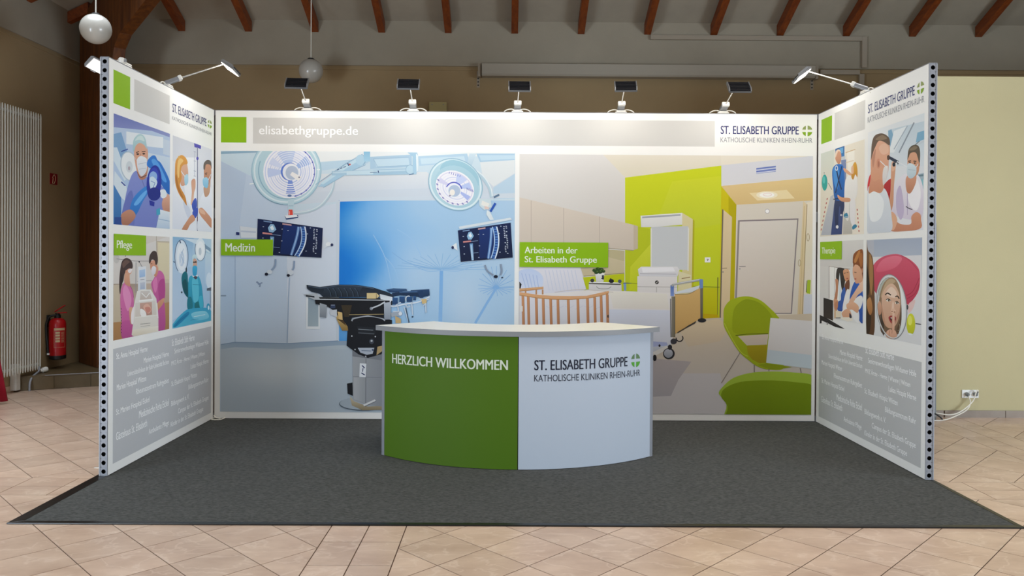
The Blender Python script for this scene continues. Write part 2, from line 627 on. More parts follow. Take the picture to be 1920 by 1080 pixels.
# pendant globes
def pendant(px, py, rpx, dia, label):
    Z = dia * F_PX / (2 * rpx)
    d = ray(px, py)
    p = CAM + d * Z
    root = thing('globe_pendant', label, 'pendant lamp', p, 'opal globe pendants')
    r = dia / 2
    prof = [(r * math.sin(math.pi * (0.02 + 0.96 * i / 22)), -r * math.cos(math.pi * (0.02 + 0.96 * i / 22))) for i in range(23)]
    prof = [(0.004, -r)] + prof
    MB().lathe(prof, 36).build('globe', 'globe', root, smooth=True)
    MB().lathe([(r * 0.30, r * 0.93), (r * 0.30, r * 1.0), (r * 0.22, r * 1.06), (0.012, r * 1.08)], 24).build('cap', 'black', root, smooth=True)
    top = EAVE + SL * min(YB - p.y, p.x - XL)
    MB().tube([(0, 0, r * 1.05), (0, 0, top - p.z)], 0.007, 8).build('cord', 'cable', root)
    MB().lathe([(0.05, top - p.z - 0.05), (0.05, top - p.z - 0.01)], 16).build('ceiling_rose', 'white_pl', root)


pendant(179.5, 54.5, 27.6, 0.30, 'opal globe pendant hanging in front of the brown timber post')
pendant(583, 133, 22.3, 0.30, 'opal globe pendant hanging over the middle left of the rear wall')

# radiator of vertical tubes
ra = thing('tube_radiator', 'tall pale tube radiator on the left wall', 'radiator', (-5.66, 1.2, 0.2))
y1 = 1.765
tube_me = None
for k in range(20):
    yy = y1 - 0.047 * k
    if tube_me is None:
        mb = MB()
        prof = []
        R_ = 0.0092
        pts = [Vector((0, 0, 0.02)), Vector((0, 0, 0.05)), Vector((0, 0, 3.02)), Vector((0, 0, 3.05))]
        mb.tube([pts[0], pts[1]], R_ * 0.55, 12, r2=R_)
        mb.tube([pts[1], pts[2]], R_, 12)
        mb.tube([pts[2], pts[3]], R_, 12, r2=R_ * 0.55)
        o = mb.build('tube', 'rad', ra, smooth=True)
        tube_me = o.data
    else:
        o = bpy.data.objects.new('tube', tube_me); COL.objects.link(o); o.parent = ra
    o.location = (0.02, yy - 1.2, 0.0)
for zz in (0.28, 3.19):
    keep(MB().tube([(-5.675, y1 + 0.012, zz), (-5.675, y1 - 0.047 * 19 - 0.012, zz)], 0.016, 10).build('manifold', 'rad', smooth=True), ra)
for yy in (1.46, 0.95):
    keep(MB().box((-5.772, yy - 0.05, 0.02), (-5.70, yy + 0.03, 0.32)).build('wall_bracket', 'white_pl', bevel=0.004), ra)
keep(MB().tube([(-5.64, 1.755, 0.25), (-5.635, 1.73, 0.195), (-5.625, 1.58, 0.15), (-5.615, 1.53, 0.10), (-5.61, 1.515, 0.05), (-5.61, 1.515, 0.001)], 0.013, 10).build('supply_pipe', 'alu', smooth=True), ra)
vv = keep(MB().lathe([(0.022, 0), (0.022, 0.02), (0.03, 0.025), (0.032, 0.07), (0.026, 0.085)], 18).build('thermostat_valve', 'white_pl', smooth=True), ra)
vv.rotation_euler = (math.radians(-80), 0, math.radians(-35))
vv.location = Vector((-5.65, 1.78, 0.195)) - Vector((-5.66, 1.2, 0.2))

# fire extinguisher on the left wall
ex = thing('fire_extinguisher', 'red fire extinguisher hung on the left wall between radiator and timber post', 'extinguisher', (-5.655, 2.15, 0.285))
MB().lathe([(0.06, 0.0), (0.094, 0.01), (0.097, 0.05), (0.0965, 0.055)], 28).build('foot_ring', 'black', ex, smooth=True)
MB().lathe([(0.094, 0.05), (0.094, 0.44), (0.088, 0.475), (0.066, 0.50), (0.04, 0.512), (0.03, 0.515)], 28).build('cylinder', 'red', ex, smooth=True)
MB().lathe([(0.036, 0.512), (0.036, 0.55), (0.026, 0.556), (0.026, 0.575)], 18).build('valve', 'black', ex, smooth=True)
MB().box((0.00, -0.012, 0), (0.125, 0.012, 0.012)).build('carry_handle', 'red', ex, bevel=0.003).matrix_local = Matrix.Translation((-0.01, 0, 0.568)) @ Matrix.Rotation(math.radians(-4), 4, 'Y')
MB().box((0.00, -0.012, 0), (0.15, 0.012, 0.012)).build('trigger_lever', 'red', ex, bevel=0.003).matrix_local = Matrix.Translation((-0.03, 0, 0.585)) @ Matrix.Rotation(math.radians(-33), 4, 'Y')
MB().tube(smooth_path([(-0.01, -0.02, 0.55), (-0.07, -0.05, 0.53), (-0.105, -0.055, 0.44), (-0.105, -0.05, 0.30), (-0.085, -0.06, 0.16), (-0.07, -0.075, 0.06)], 6), 0.014, 10).build('hose', 'black', ex, smooth=True)
MB().tube([(-0.07, -0.075, 0.085), (-0.069, -0.076, 0.063)], 0.0165, 10).build('nozzle_clip', 'white_pl', ex)
MB().box((-0.10, -0.02, 0.40), (-0.125, 0.02, 0.55)).build('wall_hook', 'black', ex)
# printed label wrapped on the cylinder
lb = MB()
def cyl(a, z, r=0.0946):
    an = math.radians(a)
    return (r * math.cos(an), r * math.sin(an), z)
def wrap(mb, a0, a1, z0, z1, r=0.0946, mi=0):
    n = 6
    for i in range(n):
        p, q = a0 + (a1 - a0) * i / n, a0 + (a1 - a0) * (i + 1) / n
        mb.face([cyl(p, z0, r), cyl(q, z0, r), cyl(q, z1, r), cyl(p, z1, r)], mi)
wrap(lb, -84, -5, 0.365, 0.395)
for z0, z1 in ((0.155, 0.158), (0.392, 0.395)):
    wrap(lb, -84, -5, z0, z1)
wrap(lb, -84, -82, 0.155, 0.395); wrap(lb, -7, -5, 0.155, 0.395)
for q in range(4):
    wrap(lb, -74, -44, 0.325 - 0.035 * q, 0.35 - 0.035 * q, 0.0948)
    for t in range(3):
        wrap(lb, -36, -14, 0.322 - 0.035 * q + 0.01 * t, 0.325 - 0.035 * q + 0.01 * t, 0.0948)
lb.build('instruction_label', 'label_cream', ex, fix=False)

# red hose sign on the left wall
sg = thing('fire_sign', 'small dark red fire equipment sign on the left wall above the extinguisher', 'sign', (XL, 2.27, 2.53))
keep(MB().box((XL, 2.19, 2.462), (XL + 0.006, 2.345, 2.598)).build('plate', 'red_sign'), sg)
sy = MB()
pth = [(2.24, 2.475), (2.275, 2.475), (2.30, 2.52), (2.30, 2.56), (2.275, 2.585), (2.25, 2.57)]
sy.tube([(XL + 0.0065, a, b) for a, b in pth], 0.004, 5)
sy.tube([(XL + 0.0065, a, b) for a, b in ((2.24, 2.475), (2.25, 2.54), (2.235, 2.545), (2.255, 2.565))], 0.004, 5)
keep(sy.build('hose_symbol', 'label_cream'), sg)

# red curtain at the left edge
cu = MB()
rows, cols = 14, 40
base = len(cu.v)
for i in range(rows + 1):
    t = i / rows
    z = 2.5 + (0.03 - 2.5) * t
    for j in range(cols + 1):
        s = j / cols
        y = (0.02 - 0.42 * t * 0.2) + s * (0.45 + 0.36 * t ** 2) 
        x = -5.50 + 0.05 * math.sin(s * 26 + t) * (0.6 + 0.4 * t) + 0.08 * t
        cu.v.append((x, y, z))
for i in range(rows):
    for j in range(cols):
        a = base + i * (cols + 1) + j
        cu.f.append([a, a + 1, a + cols + 2, a + cols + 1]); cu.m.append(0)
ct = cu.build('curtain', 'curtain', smooth=True, fix=False)
md = ct.modifiers.new('thickness', 'SOLIDIFY'); md.thickness = 0.006
cr = thing('red_curtain', 'wine red curtain hem at the far left edge in front of the radiator', 'curtain', (-5.45, 0.4, 0.0))
keep(ct, cr)
keep(MB().tube([(-5.5, -0.05, 2.52), (-5.5, 0.55, 2.52)], 0.014, 10).build('curtain_rail', 'alu'), cr)
for q in range(2):
    keep(MB().tube([(XL, -0.02 + 0.54 * q, 2.52), (-5.5, -0.02 + 0.54 * q, 2.52)], 0.008, 8).build('rail_bracket', 'alu'), cr)

# wall socket with plugs and cables on the pale partition
so = thing('wall_socket', 'white double wall socket low on the pale wall at the right', 'socket', (4.585, 0.29, 0.24))
keep(MB().box((4.50, 0.278, 0.197), (4.668, 0.29, 0.279)).build('plate', 'socket', bevel=0.003), so)
for xx in (4.543, 4.626):
    keep(MB().tube([(xx, 0.2795, 0.238), (xx, 0.2765, 0.238)], 0.024, 20).build('insert', 'white_pl'), so)
    mb = MB().tube([(xx, 0.277, 0.238), (xx, 0.262, 0.238), (xx, 0.25, 0.232)], 0.018, 14)
    mb.tube([(xx, 0.25, 0.232), (xx + (0.012 if xx > 4.6 else 0), 0.243, 0.22 if xx < 4.6 else 0.268)], 0.009, 10)
    nm = 'grey plug' 
    keep(mb.build('plug', 'board_grey', smooth=True), so)
cb = MB().tube(smooth_path([(4.543, 0.243, 0.22), (4.55, 0.22, 0.16), (4.50, 0.2, 0.09), (4.36, 0.17, 0.03), (4.22, 0.11, 0.008), (4.05, 0.08, 0.008), (3.4, 0.08, 0.008)], 8), 0.0055, 8).build('power_cable', 'cable', smooth=True)
tag(cb, 'white power cable curving from the left socket insert to the floor behind the right wall', 'cable')
cb = MB().tube(smooth_path([(4.638, 0.243, 0.268), (4.625, 0.232, 0.285), (4.605, 0.225, 0.25), (4.57, 0.22, 0.17), (4.45, 0.20, 0.08), (4.34, 0.19, 0.045), (4.22, 0.20, 0.055), (4.05, 0.22, 0.08), (3.6, 0.2, 0.03)], 8), 0.0055, 8).build('power_cable', 'cable', smooth=True)
tag(cb, 'white power cable looping up over the right socket insert and along the base tiles', 'cable')
cb = MB().tube(smooth_path([(3.7, 0.10, 0.05), (3.98, 0.10, 0.085), (4.12, 0.10, 0.075), (4.19, 0.095, 0.03), (4.195, 0.09, 0.018)], 8), 0.0075, 8).build('power_cable', 'cable_k', smooth=True)
tag(cb, 'short black cable bend beside the foot of the right display wall', 'cable')
mb = MB().prism([(3.55, 0.14, 0.0), (4.165, 0.14, 0.0), (4.205, 0.24, 1.96), (3.55, 0.24, 1.96)], (0, 0.022, 0))
tag(mb.build('grey_board', 'board_grey', bevel=0.002), 'grey board standing behind the perforated post of the right display wall', 'board')

# ------------------------------------------------------------------ carpet
CZ = 0.008
cp = thing('carpet', 'charcoal felt carpet with black edging under the exhibition stand', 'carpet', (0, -1.45, 0))
keep(MB().box((-2.925, -2.925, 0.0), (2.95, 0.062, CZ)).build('felt', 'carpet'), cp)
def trim(poly):
    keep(MB().prism([(a, b, 0.0) for a, b in poly], (0, 0, CZ + 0.001)).build('edging', 'edge', bevel=0.003), cp)
trim([(-3.005, -2.965), (2.985, -2.965), (2.95, -2.925), (-2.925, -2.925)])
trim([(-3.005, -2.965), (-2.925, -2.925), (-2.925, 0.062), (-3.005, 0.062)])
trim([(2.985, -2.965), (2.985, 0.062), (2.95, 0.062), (2.95, -2.925)])

# ------------------------------------------------------------------ display walls
WX, WD, WH, TK, PITCH_H = 2.914, 1.984, 2.976, 0.062, 0.062
ZB = CZ + 0.0015
ZT = ZB + WH
wall_b = thing('display_wall', 'wide rear display wall with two large printed hospital scenes', 'display wall', (0, 0, ZB), 'display walls of the stand')
wall_l = thing('display_wall', 'left side display wall with nursing pictures and the Pflege tag', 'display wall', (-WX, -1, ZB), 'display walls of the stand')
wall_r = thing('display_wall', 'right side display wall with therapy pictures and the Therapie tag', 'display wall', (WX, -1, ZB), 'display walls of the stand')


def frame_ring(a, b, ax, parent):
    """rectangular aluminium frame between a and b, open in the middle"""
    x0, y0, z0 = a; x1, y1, z1 = b
    mb = MB()
    w = 0.05
    mb.box((x0, y0, z0), (x1, y1, z0 + w)); mb.box((x0, y0, z1 - w), (x1, y1, z1))
    if ax == 'x':
        mb.box((x0, y0, z0 + w), (x0 + w, y1, z1 - w)); mb.box((x1 - w, y0, z0 + w), (x1, y1, z1 - w))
    else:
        mb.box((x0, y0, z0 + w), (x1, y0 + w, z1 - w)); mb.box((x0, y1 - w, z0 + w), (x1, y1, z1 - w))
    keep(mb.build('frame', 'alu'), parent)


S3 = 0.992
for k in range(6):
    x0 = -2.976 + S3 * k
    frame_ring((x0 + 0.0005, 0.006, ZB), (x0 + S3 - 0.0005, TK, ZB + 2 * S3), 'x', wall_b)
    frame_ring((x0 + 0.0005, 0.006, ZB + 2 * S3), (x0 + S3 - 0.0005, TK, ZT), 'x', wall_b)
keep(MB().box((-WX + 0.010, 0.0, ZB + 0.004), (WX - 0.010, 0.005, ZT - 0.004)).build('fabric_panel', 'panel'), wall_b)
for sgn, wl in ((-1, wall_l), (1, wall_r)):
    for k in range(2):
        y0 = -WD + 0.04 + (S3 - 0.02) * k
        xa, xb = sorted((sgn * (WX + 0.006), sgn * (WX + TK)))
        frame_ring((xa, y0 + 0.0005, ZB), (xb, y0 + S3 - 0.021, ZB + 2 * S3), 'y', wl)
        frame_ring((xa, y0 + 0.0005, ZB + 2 * S3), (xb, y0 + S3 - 0.021, ZT), 'y', wl)
    xa, xb = sorted((sgn * WX, sgn * (WX + 0.005)))
    keep(MB().box((xa, -WD + 0.003, ZB + 0.004), (xb, -0.012, ZT - 0.004)).build('fabric_panel', 'panel'), wl)
    # outer face panel
    xa, xb = sorted((sgn * (WX + TK + 0.0005), sgn * (WX + TK + 0.004)))
    keep(MB().box((xa, -WD + 0.003, ZB + 0.004), (xb, -0.012, ZT - 0.004)).build('outer_panel', 'panel'), wl)
    # perforated front profile, two lengths
    for z0, n in ((ZB, 32), (ZB + 32 * PITCH_H, 16)):
        mb = MB()
        xi = sgn * (WX + 0.003)
        xo = sgn * (WX + TK)
        xa, xb = sorted((xi, xo))
        y = -WD
        xc = sgn * (WX + TK / 2)
        hw = 0.022
        R0 = 0.0155
        for k in range(n):
            zc = z0 + PITCH_H * (k + 0.5)
            sq, ci, bk = [], [], []
            N = 24
            for q in range(N):
                an = 2 * math.pi * (q + 0.5) / N
                cx_, sz_ = math.cos(an), math.sin(an)
                m_ = max(abs(cx_) / hw, abs(sz_) / (PITCH_H / 2 - 0.0002))
                sq.append((xc + cx_ / m_, y, zc + sz_ / m_))
                ci.append((xc + R0 * cx_, y, zc + R0 * sz_))
                bk.append((xc + R0 * cx_, y + 0.03, zc + R0 * sz_))
            for q in range(N):
                q2 = (q + 1) % N
                mb.face([sq[q], sq[q2], ci[q2], ci[q]])
                mb.face([ci[q], ci[q2], bk[q2], bk[q]], 1)
            mb.face(bk, 1)
        # side lips and body behind
        za, zb = z0 + 0.0006, z0 + n * PITCH_H - 0.0006
        mb.box((xa, y - 0.003, za), (xc - hw, y + 0.035, zb)); mb.box((xc + hw, y - 0.003, za), (xb, y + 0.035, zb))
        mb.box((xa, y + 0.031, za), (xb, y + 0.036, zb))
        mb.box((xa + 0.003, y + 0.0005, za), (xb - 0.003, y + 0.031, za + 0.002)); mb.box((xa + 0.003, y + 0.0005, zb - 0.002), (xb - 0.003, y + 0.031, zb))
        keep(mb.build('perforated_profile', ['alu', 'black'], fix=False), wl)
    keep(MB().box((sgn * (WX + 0.002) if sgn > 0 else sgn * (WX + TK), -WD - 0.001, ZT), (sgn * (WX + TK) if sgn > 0 else sgn * (WX + 0.002), 0, ZT + 0.003)).build('top_cap', 'alu'), wl)
keep(MB().box((-2.976, 0.004, ZT), (2.976, TK, ZT + 0.003)).build('top_cap', 'alu'), wall_b)

# ------------------------------------------------------------------ exhibition lamps
def lamp(P, H, n, wax, label, arm_end=None, size=(0.205, 0.13), power=1.0, along=(1, 0, 0), cables=True):
    P, H, n, w = Vector(P), Vector(H), Vector(n).normalized(), Vector(wax).normalized()
    w = (w - n * w.dot(n)).normalized()
    h = n.cross(w)
    root = thing('exhibition_lamp', label, 'spotlight', P, 'arm lamps clamped to the display walls')
    al = Vector(along)
    ac = Vector((-al.y, al.x, 0))
    mx = Matrix((( al.x, ac.x, 0, P.x), (al.y, ac.y, 0, P.y), (0, 0, 1, P.z), (0, 0, 0, 1)))
    mb = MB().box((-0.055, -0.031, 0.0), (0.055, 0.031, 0.010), mx=mx).box((-0.042, -0.035, 0.010), (0.042, 0.035, 0.022), mx=mx)
    keep(mb.build('clamp', 'white_pl', bevel=0.002), root)
    # driver housing along the arm
    E = H - h * size[1] * 0.46 if arm_end is None else Vector(arm_end)
    S = P + Vector((0, 0, 0.022))
    d = (E - S).normalized()
    sd = d.cross(Vector((0, 0, 1))).normalized()
    up = sd.cross(d)
    L = min(0.13, (E - S).length * 0.30)
    hm = Matrix(((sd.x, d.x, up.x, S.x), (sd.y, d.y, up.y, S.y), (sd.z, d.z, up.z, S.z), (0, 0, 0, 1)))
    mb = MB().box((-0.034, -0.01, -0.005), (0.034, L, 0.032), mx=hm)
    dh = keep(mb.build('driver_housing', 'head', bevel=0.008), root)
    keep(MB().box((-0.036, L - 0.028, -0.007), (0.036, L + 0.006, 0.036), mx=hm).build('end_cap', 'white_pl', bevel=0.008), dh)
    keep(MB().tube([S + d * (L - 0.01) + up * 0.014, E], 0.0062, 10).build('arm', 'rod', smooth=True), root)
    # head
    def hmat(o):
        return Matrix(((w.x, h.x, -n.x, o.x), (w.y, h.y, -n.y, o.y), (w.z, h.z, -n.z, o.z), (0, 0, 0, 1)))
    hx = hmat(H)
    a, b = size[0] / 2, size[1] / 2
    mb = MB().box((-a, -b, -0.004), (a, b, 0.012), mx=hx)
    mb.prism([hx @ Vector(q) for q in ((-a, -b, 0.012), (-a, -b * 0.9, 0.026), (-a, b * 0.6, 0.034), (-a, b, 0.014))], hx.to_3x3() @ Vector((0.008, 0, 0)))
    mb.prism([hx @ Vector(q) for q in ((a - 0.008, -b, 0.012), (a - 0.008, -b * 0.9, 0.026), (a - 0.008, b * 0.6, 0.034), (a - 0.008, b, 0.014))], hx.to_3x3() @ Vector((0.008, 0, 0)))
    hd = keep(mb.build('lamp_head', 'head'), root)
    for q in range(6):
        t = -b * 0.72 + q * (b * 1.6 / 5)
        keep(MB().box((-a + 0.01, t - 0.0046, 0.012), (a - 0.01, t + 0.0046, 0.026), mx=hx).build('cooling_fin', 'fin'), hd)
    keep(MB().box((-0.02, -b - 0.01, -0.004), (0.02, -b + 0.012, 0.012), mx=hx).build('swivel', 'alu_d', bevel=0.002), hd)
    keep(MB().box((-a + 0.008, -b + 0.008, -0.007), (a - 0.008, b - 0.008, -0.004), mx=hx).build('led_panel', 'led'), hd)
    ld = bpy.data.lights.new('lamp_light', 'AREA')
    ld.shape = 'RECTANGLE'; ld.size, ld.size_y = size[0] * 0.9, size[1] * 0.85
    ld.energy = LAMP_POWER * power; ld.color = (1.0, 0.955, 0.87); ld.spread = math.radians(180)
    lo = bpy.data.objects.new('lamp_light', ld)
    COL.objects.link(lo)
    lo.matrix_world = hmat(H + n * 0.0085)
    lo.parent = root
    lo.matrix_parent_inverse = Matrix.Translation(-P)
    if cables:
        for sg in (-1, 1):
            c0 = P + Vector((0, 0, 0.026))
            q = [c0 + al * (0.03 * sg), c0 + al * (0.06 * sg) + Vector((0, 0, 0.006)), c0 + al * (0.095 * sg), c0 + al * (0.125 * sg) - Vector((0, 0, 0.018)), c0 + al * (0.14 * sg) - Vector((0, 0, 0.05)) + ac * 0.032]
            keep(MB().tube(smooth_path(q, 6), 0.0055, 8).build('lead', 'cable', smooth=True), root)
    return root


ORD = ['first', 'second', 'middle', 'fourth', 'fifth']
for i, (bx, by, hx_, hy_) in enumerate(((577, 208, 557, 157.5), (775, 209, 766, 159.5), (970, 210, 974, 163.5), (1164, 211, 1173, 163.5), (1355, 211, 1385, 165))):
    P = on_y(bx, by, 0.031); P.z = ZT + 0.003
    H = on_y(hx_, hy_, -0.52)
    ar = Vector((H.x - P.x, H.y - P.y, 0)).normalized()
    wv = Vector((-ar.y, ar.x, 0))
    lab = {0: 'arm lamp on the rear display wall next to the globe pendant', 1: 'second arm lamp from the left on the rear display wall',
           2: 'middle one of the five arm lamps on the rear display wall', 3: 'fourth arm lamp from the left on the rear display wall',
           4: 'rightmost arm lamp on the rear display wall, leaning right'}[i]
    lamp(P, H, -ar * 0.74 + Vector((0, 0, -0.67)) if False else Vector((-ar.x * 0.70, -ar.y * 0.70, -0.71)), wv, lab, size=(0.20, 0.145))

lamp((-2.945, -0.98, ZT + 0.003), (-2.50, -0.74, 3.205), (-0.56, -0.10, -0.82), (0, 1, 0), 'arm lamp on top of the left display wall reaching over the stand', along=(0, 1, 0), arm_end=(-2.558, -0.77, 3.235), size=(0.20, 0.13))
lamp((2.945, -0.95, ZT + 0.003), (2.50, -0.68, 3.195), (0.57, -0.14, -0.81), (0, 1, 0), 'arm lamp on top of the right display wall reaching over the stand', along=(0, 1, 0), arm_end=(2.556, -0.71, 3.225), size=(0.20, 0.13))
lamp((-2.945, -1.70, ZT + 0.003), (-3.09, -1.80, 2.965), (0.45, -0.45, -0.77), (0.3, 1, 0), 'glowing lamp hanging outside the front end of the left display wall', along=(0, 1, 0), arm_end=(-3.04, -1.77, 3.015), size=(0.14, 0.10), power=0.5, cables=False)

# ------------------------------------------------------------------ reception counter
CC = Vector((0.005, -0.209, 0))
CRAD = 1.565


def arc(r, deg, z):
    t = math.radians(deg)
    return Vector((CC.x + r * math.sin(t), CC.y - r * math.cos(t), z))


def arc_solid(r0, r1, a0, a1, z0, z1, n, mats_side=0, mats_top=0):
    mb = MB()
    A = [a0 + (a1 - a0) * i / n for i in range(n + 1)]
    for i in range(n):
        p, q = A[i], A[i + 1]
        mb.face([arc(r0, p, z1), arc(r1, p, z1), arc(r1, q, z1), arc(r0, q, z1)], mats_top)
        mb.face([arc(r0, p, z0), arc(r0, q, z0), arc(r1, q, z0), arc(r1, p, z0)], mats_side)
        mb.face([arc(r1, p, z0), arc(r1, q, z0), arc(r1, q, z1), arc(r1, p, z1)], mats_side)
        mb.face([arc(r0, p, z0), arc(r0, p, z1), arc(r0, q, z1), arc(r0, q, z0)], mats_side)
    for p in (A[0], A[-1]):
        mb.face([arc(r0, p, z0), arc(r1, p, z0), arc(r1, p, z1), arc(r0, p, z1)], mats_side)
    # weld the shared vertices
    key, nv, idx = {}, [], []
    for v in mb.v:
        k = (round(v[0], 6), round(v[1], 6), round(v[2], 6))
        if k not in key:
            key[k] = len(nv); nv.append(v)
        idx.append(key[k])
    mb.v = nv
    mb.f = [[idx[i] for i in f] for f in mb.f]
    return mb


ctr = thing('reception_counter', 'curved green and white reception counter with a white top', 'counter', (0, -1.4, CZ + 0.001))
keep(arc_solid(1.0, 1.597, -45, 45, 0.999, 1.037, 48, 1, 0).build('countertop', ['hpl', 'hpl_edge'], smooth=True), ctr)
pg = keep(arc_solid(1.547, CRAD, -42.2, -0.12, CZ + 0.004, 0.998, 28).build('front_panel', 'green_pan', smooth=True), ctr)
pg['label'] = 'green curved front panel with white lettering'
pw = keep(arc_solid(1.547, CRAD, 0.12, 42.2, CZ + 0.004, 0.998, 28).build('front_panel', 'white_pan_dim', smooth=True), ctr)
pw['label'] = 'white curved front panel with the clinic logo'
keep(arc_solid(1.545, 1.5635, -0.12, 0.12, CZ + 0.001, 0.998, 1).build('seam_strip', 'seam'), ctr)
for sg in (-1, 1):
    a0, a1 = sorted((42.25 * sg, 43.5 * sg))
    keep(arc_solid(1.53, CRAD, a0, a1, CZ + 0.001, 0.998, 2).build('corner_post', 'alu'), ctr)
    a0, a1 = sorted((42.3 * sg, 43.3 * sg))
    keep(arc_solid(1.06, 1.53, a0, a1, CZ + 0.004, 0.998, 2).build('side_panel', 'white_pan_dim'), ctr)
    a0, a1 = sorted((41.9 * sg, 43.5 * sg))
    keep(arc_solid(1.03, 1.06, a0, a1, CZ + 0.001, 0.998, 2).build('corner_post', 'alu'), ctr)
keep(arc_solid(1.10, 1.54, -42.0, 42.0, 0.52, 0.54, 24).build('shelf', 'hpl'), ctr)

# cable with plug in the left rear corner of the carpet
pk = thing('extension_lead', 'white cable with a plug lying on the carpet in the left rear corner', 'cable', (-2.82, -0.05, CZ))
z1 = CZ + 0.007
q = [on_z(x, y, z1) for x, y in ((402.5, 783.0), (396, 785.6), (398, 786.8), (404, 787.0), (412, 786.8), (418, 785.2), (422, 783))]
keep(MB().tube(smooth_path(q, 6), 0.006, 8).build('cord', 'cable', smooth=True), pk)
q = [Vector((-2.90, -0.02, z1 + 0.03)), Vector((-2.885, -0.03, z1 + 0.012)), Vector((-2.86, -0.035, z1 + 0.008)), Vector((-2.835, -0.03, z1))]
keep(MB().tube(smooth_path(q, 6), 0.006, 8).build('cord', 'cable', smooth=True), pk)
p0 = on_z(421, 783, z1 + 0.002); p1 = Vector((p0.x + 0.035, p0.y + 0.02, CZ + 0.028))
mb = MB().tube([p0, p0 + (p1 - p0) * 0.6, p1], 0.008, 12, r2=0.016)
mb.tube([p1, p1 + Vector((0.02, 0.003, 0.004))], 0.024, 18)
keep(mb.build('plug', 'cable', smooth=True), pk)
for dz in (-0.01, 0.01):
    keep(MB().tube([p1 + Vector((0.02, -0.004, dz)), p1 + Vector((0.04, -0.004, dz))], 0.003, 8).build('pin', 'alu'), pk)
w0 = on_z(177.5, 876.3, 0.004); w1 = on_z(187, 876.3, 0.004)
tag(MB().box((w0.x, w0.y - 0.012, 0.0002), (w1.x, w0.y + 0.006, 0.004)).build('floor_strip', 'white_pl', bevel=0.001), 'short white strip on the floor tiles behind the left perforated post', 'strip')

# ------------------------------------------------------------------ flat prints
class Plane:
    def __init__(s, kind):
        s.k = kind

    def uv(s, x, y):
        if s.k == 'b':
            p = on_y(x, y, 0.0); return p.x, p.z
        if s.k == 'l':
            p = on_x(x, y, -WX); return p.y, p.z
        p = on_x(x, y, WX); return -p.y, p.z

    def pt(s, u, v, d):
        if s.k == 'b':
            return (u, -d, v)
        if s.k == 'l':
            return (-WX + d, u, v)
        return (WX - d, -u, v)


PB, PL, PR = Plane('b'), Plane('l'), Plane('r')
STEP = 0.000018


def clip_uv(poly, cols, R):
    u0, u1, v0, v1 = R
    pts = [(p[0], p[1], c) for p, c in zip(poly, cols)]
    for ax, lim, sg in ((0, u0, 1), (0, u1, -1), (1, v0, 1), (1, v1, -1)):
        out = []
        for i in range(len(pts)):
            a, b = pts[i - 1], pts[i]
            da, db = sg * (a[ax] - lim), sg * (b[ax] - lim)
            if (da >= 0) != (db >= 0):
                t = da / (da - db)
                out.append((a[0] + (b[0] - a[0]) * t, a[1] + (b[1] - a[1]) * t, tuple(x + (y - x) * t for x, y in zip(a[2], b[2]))))
            if db >= 0:
                out.append(b)
        pts = out
        if len(pts) < 3:
            return [], []
    return [(p[0], p[1]) for p in pts], [p[2] for p in pts]


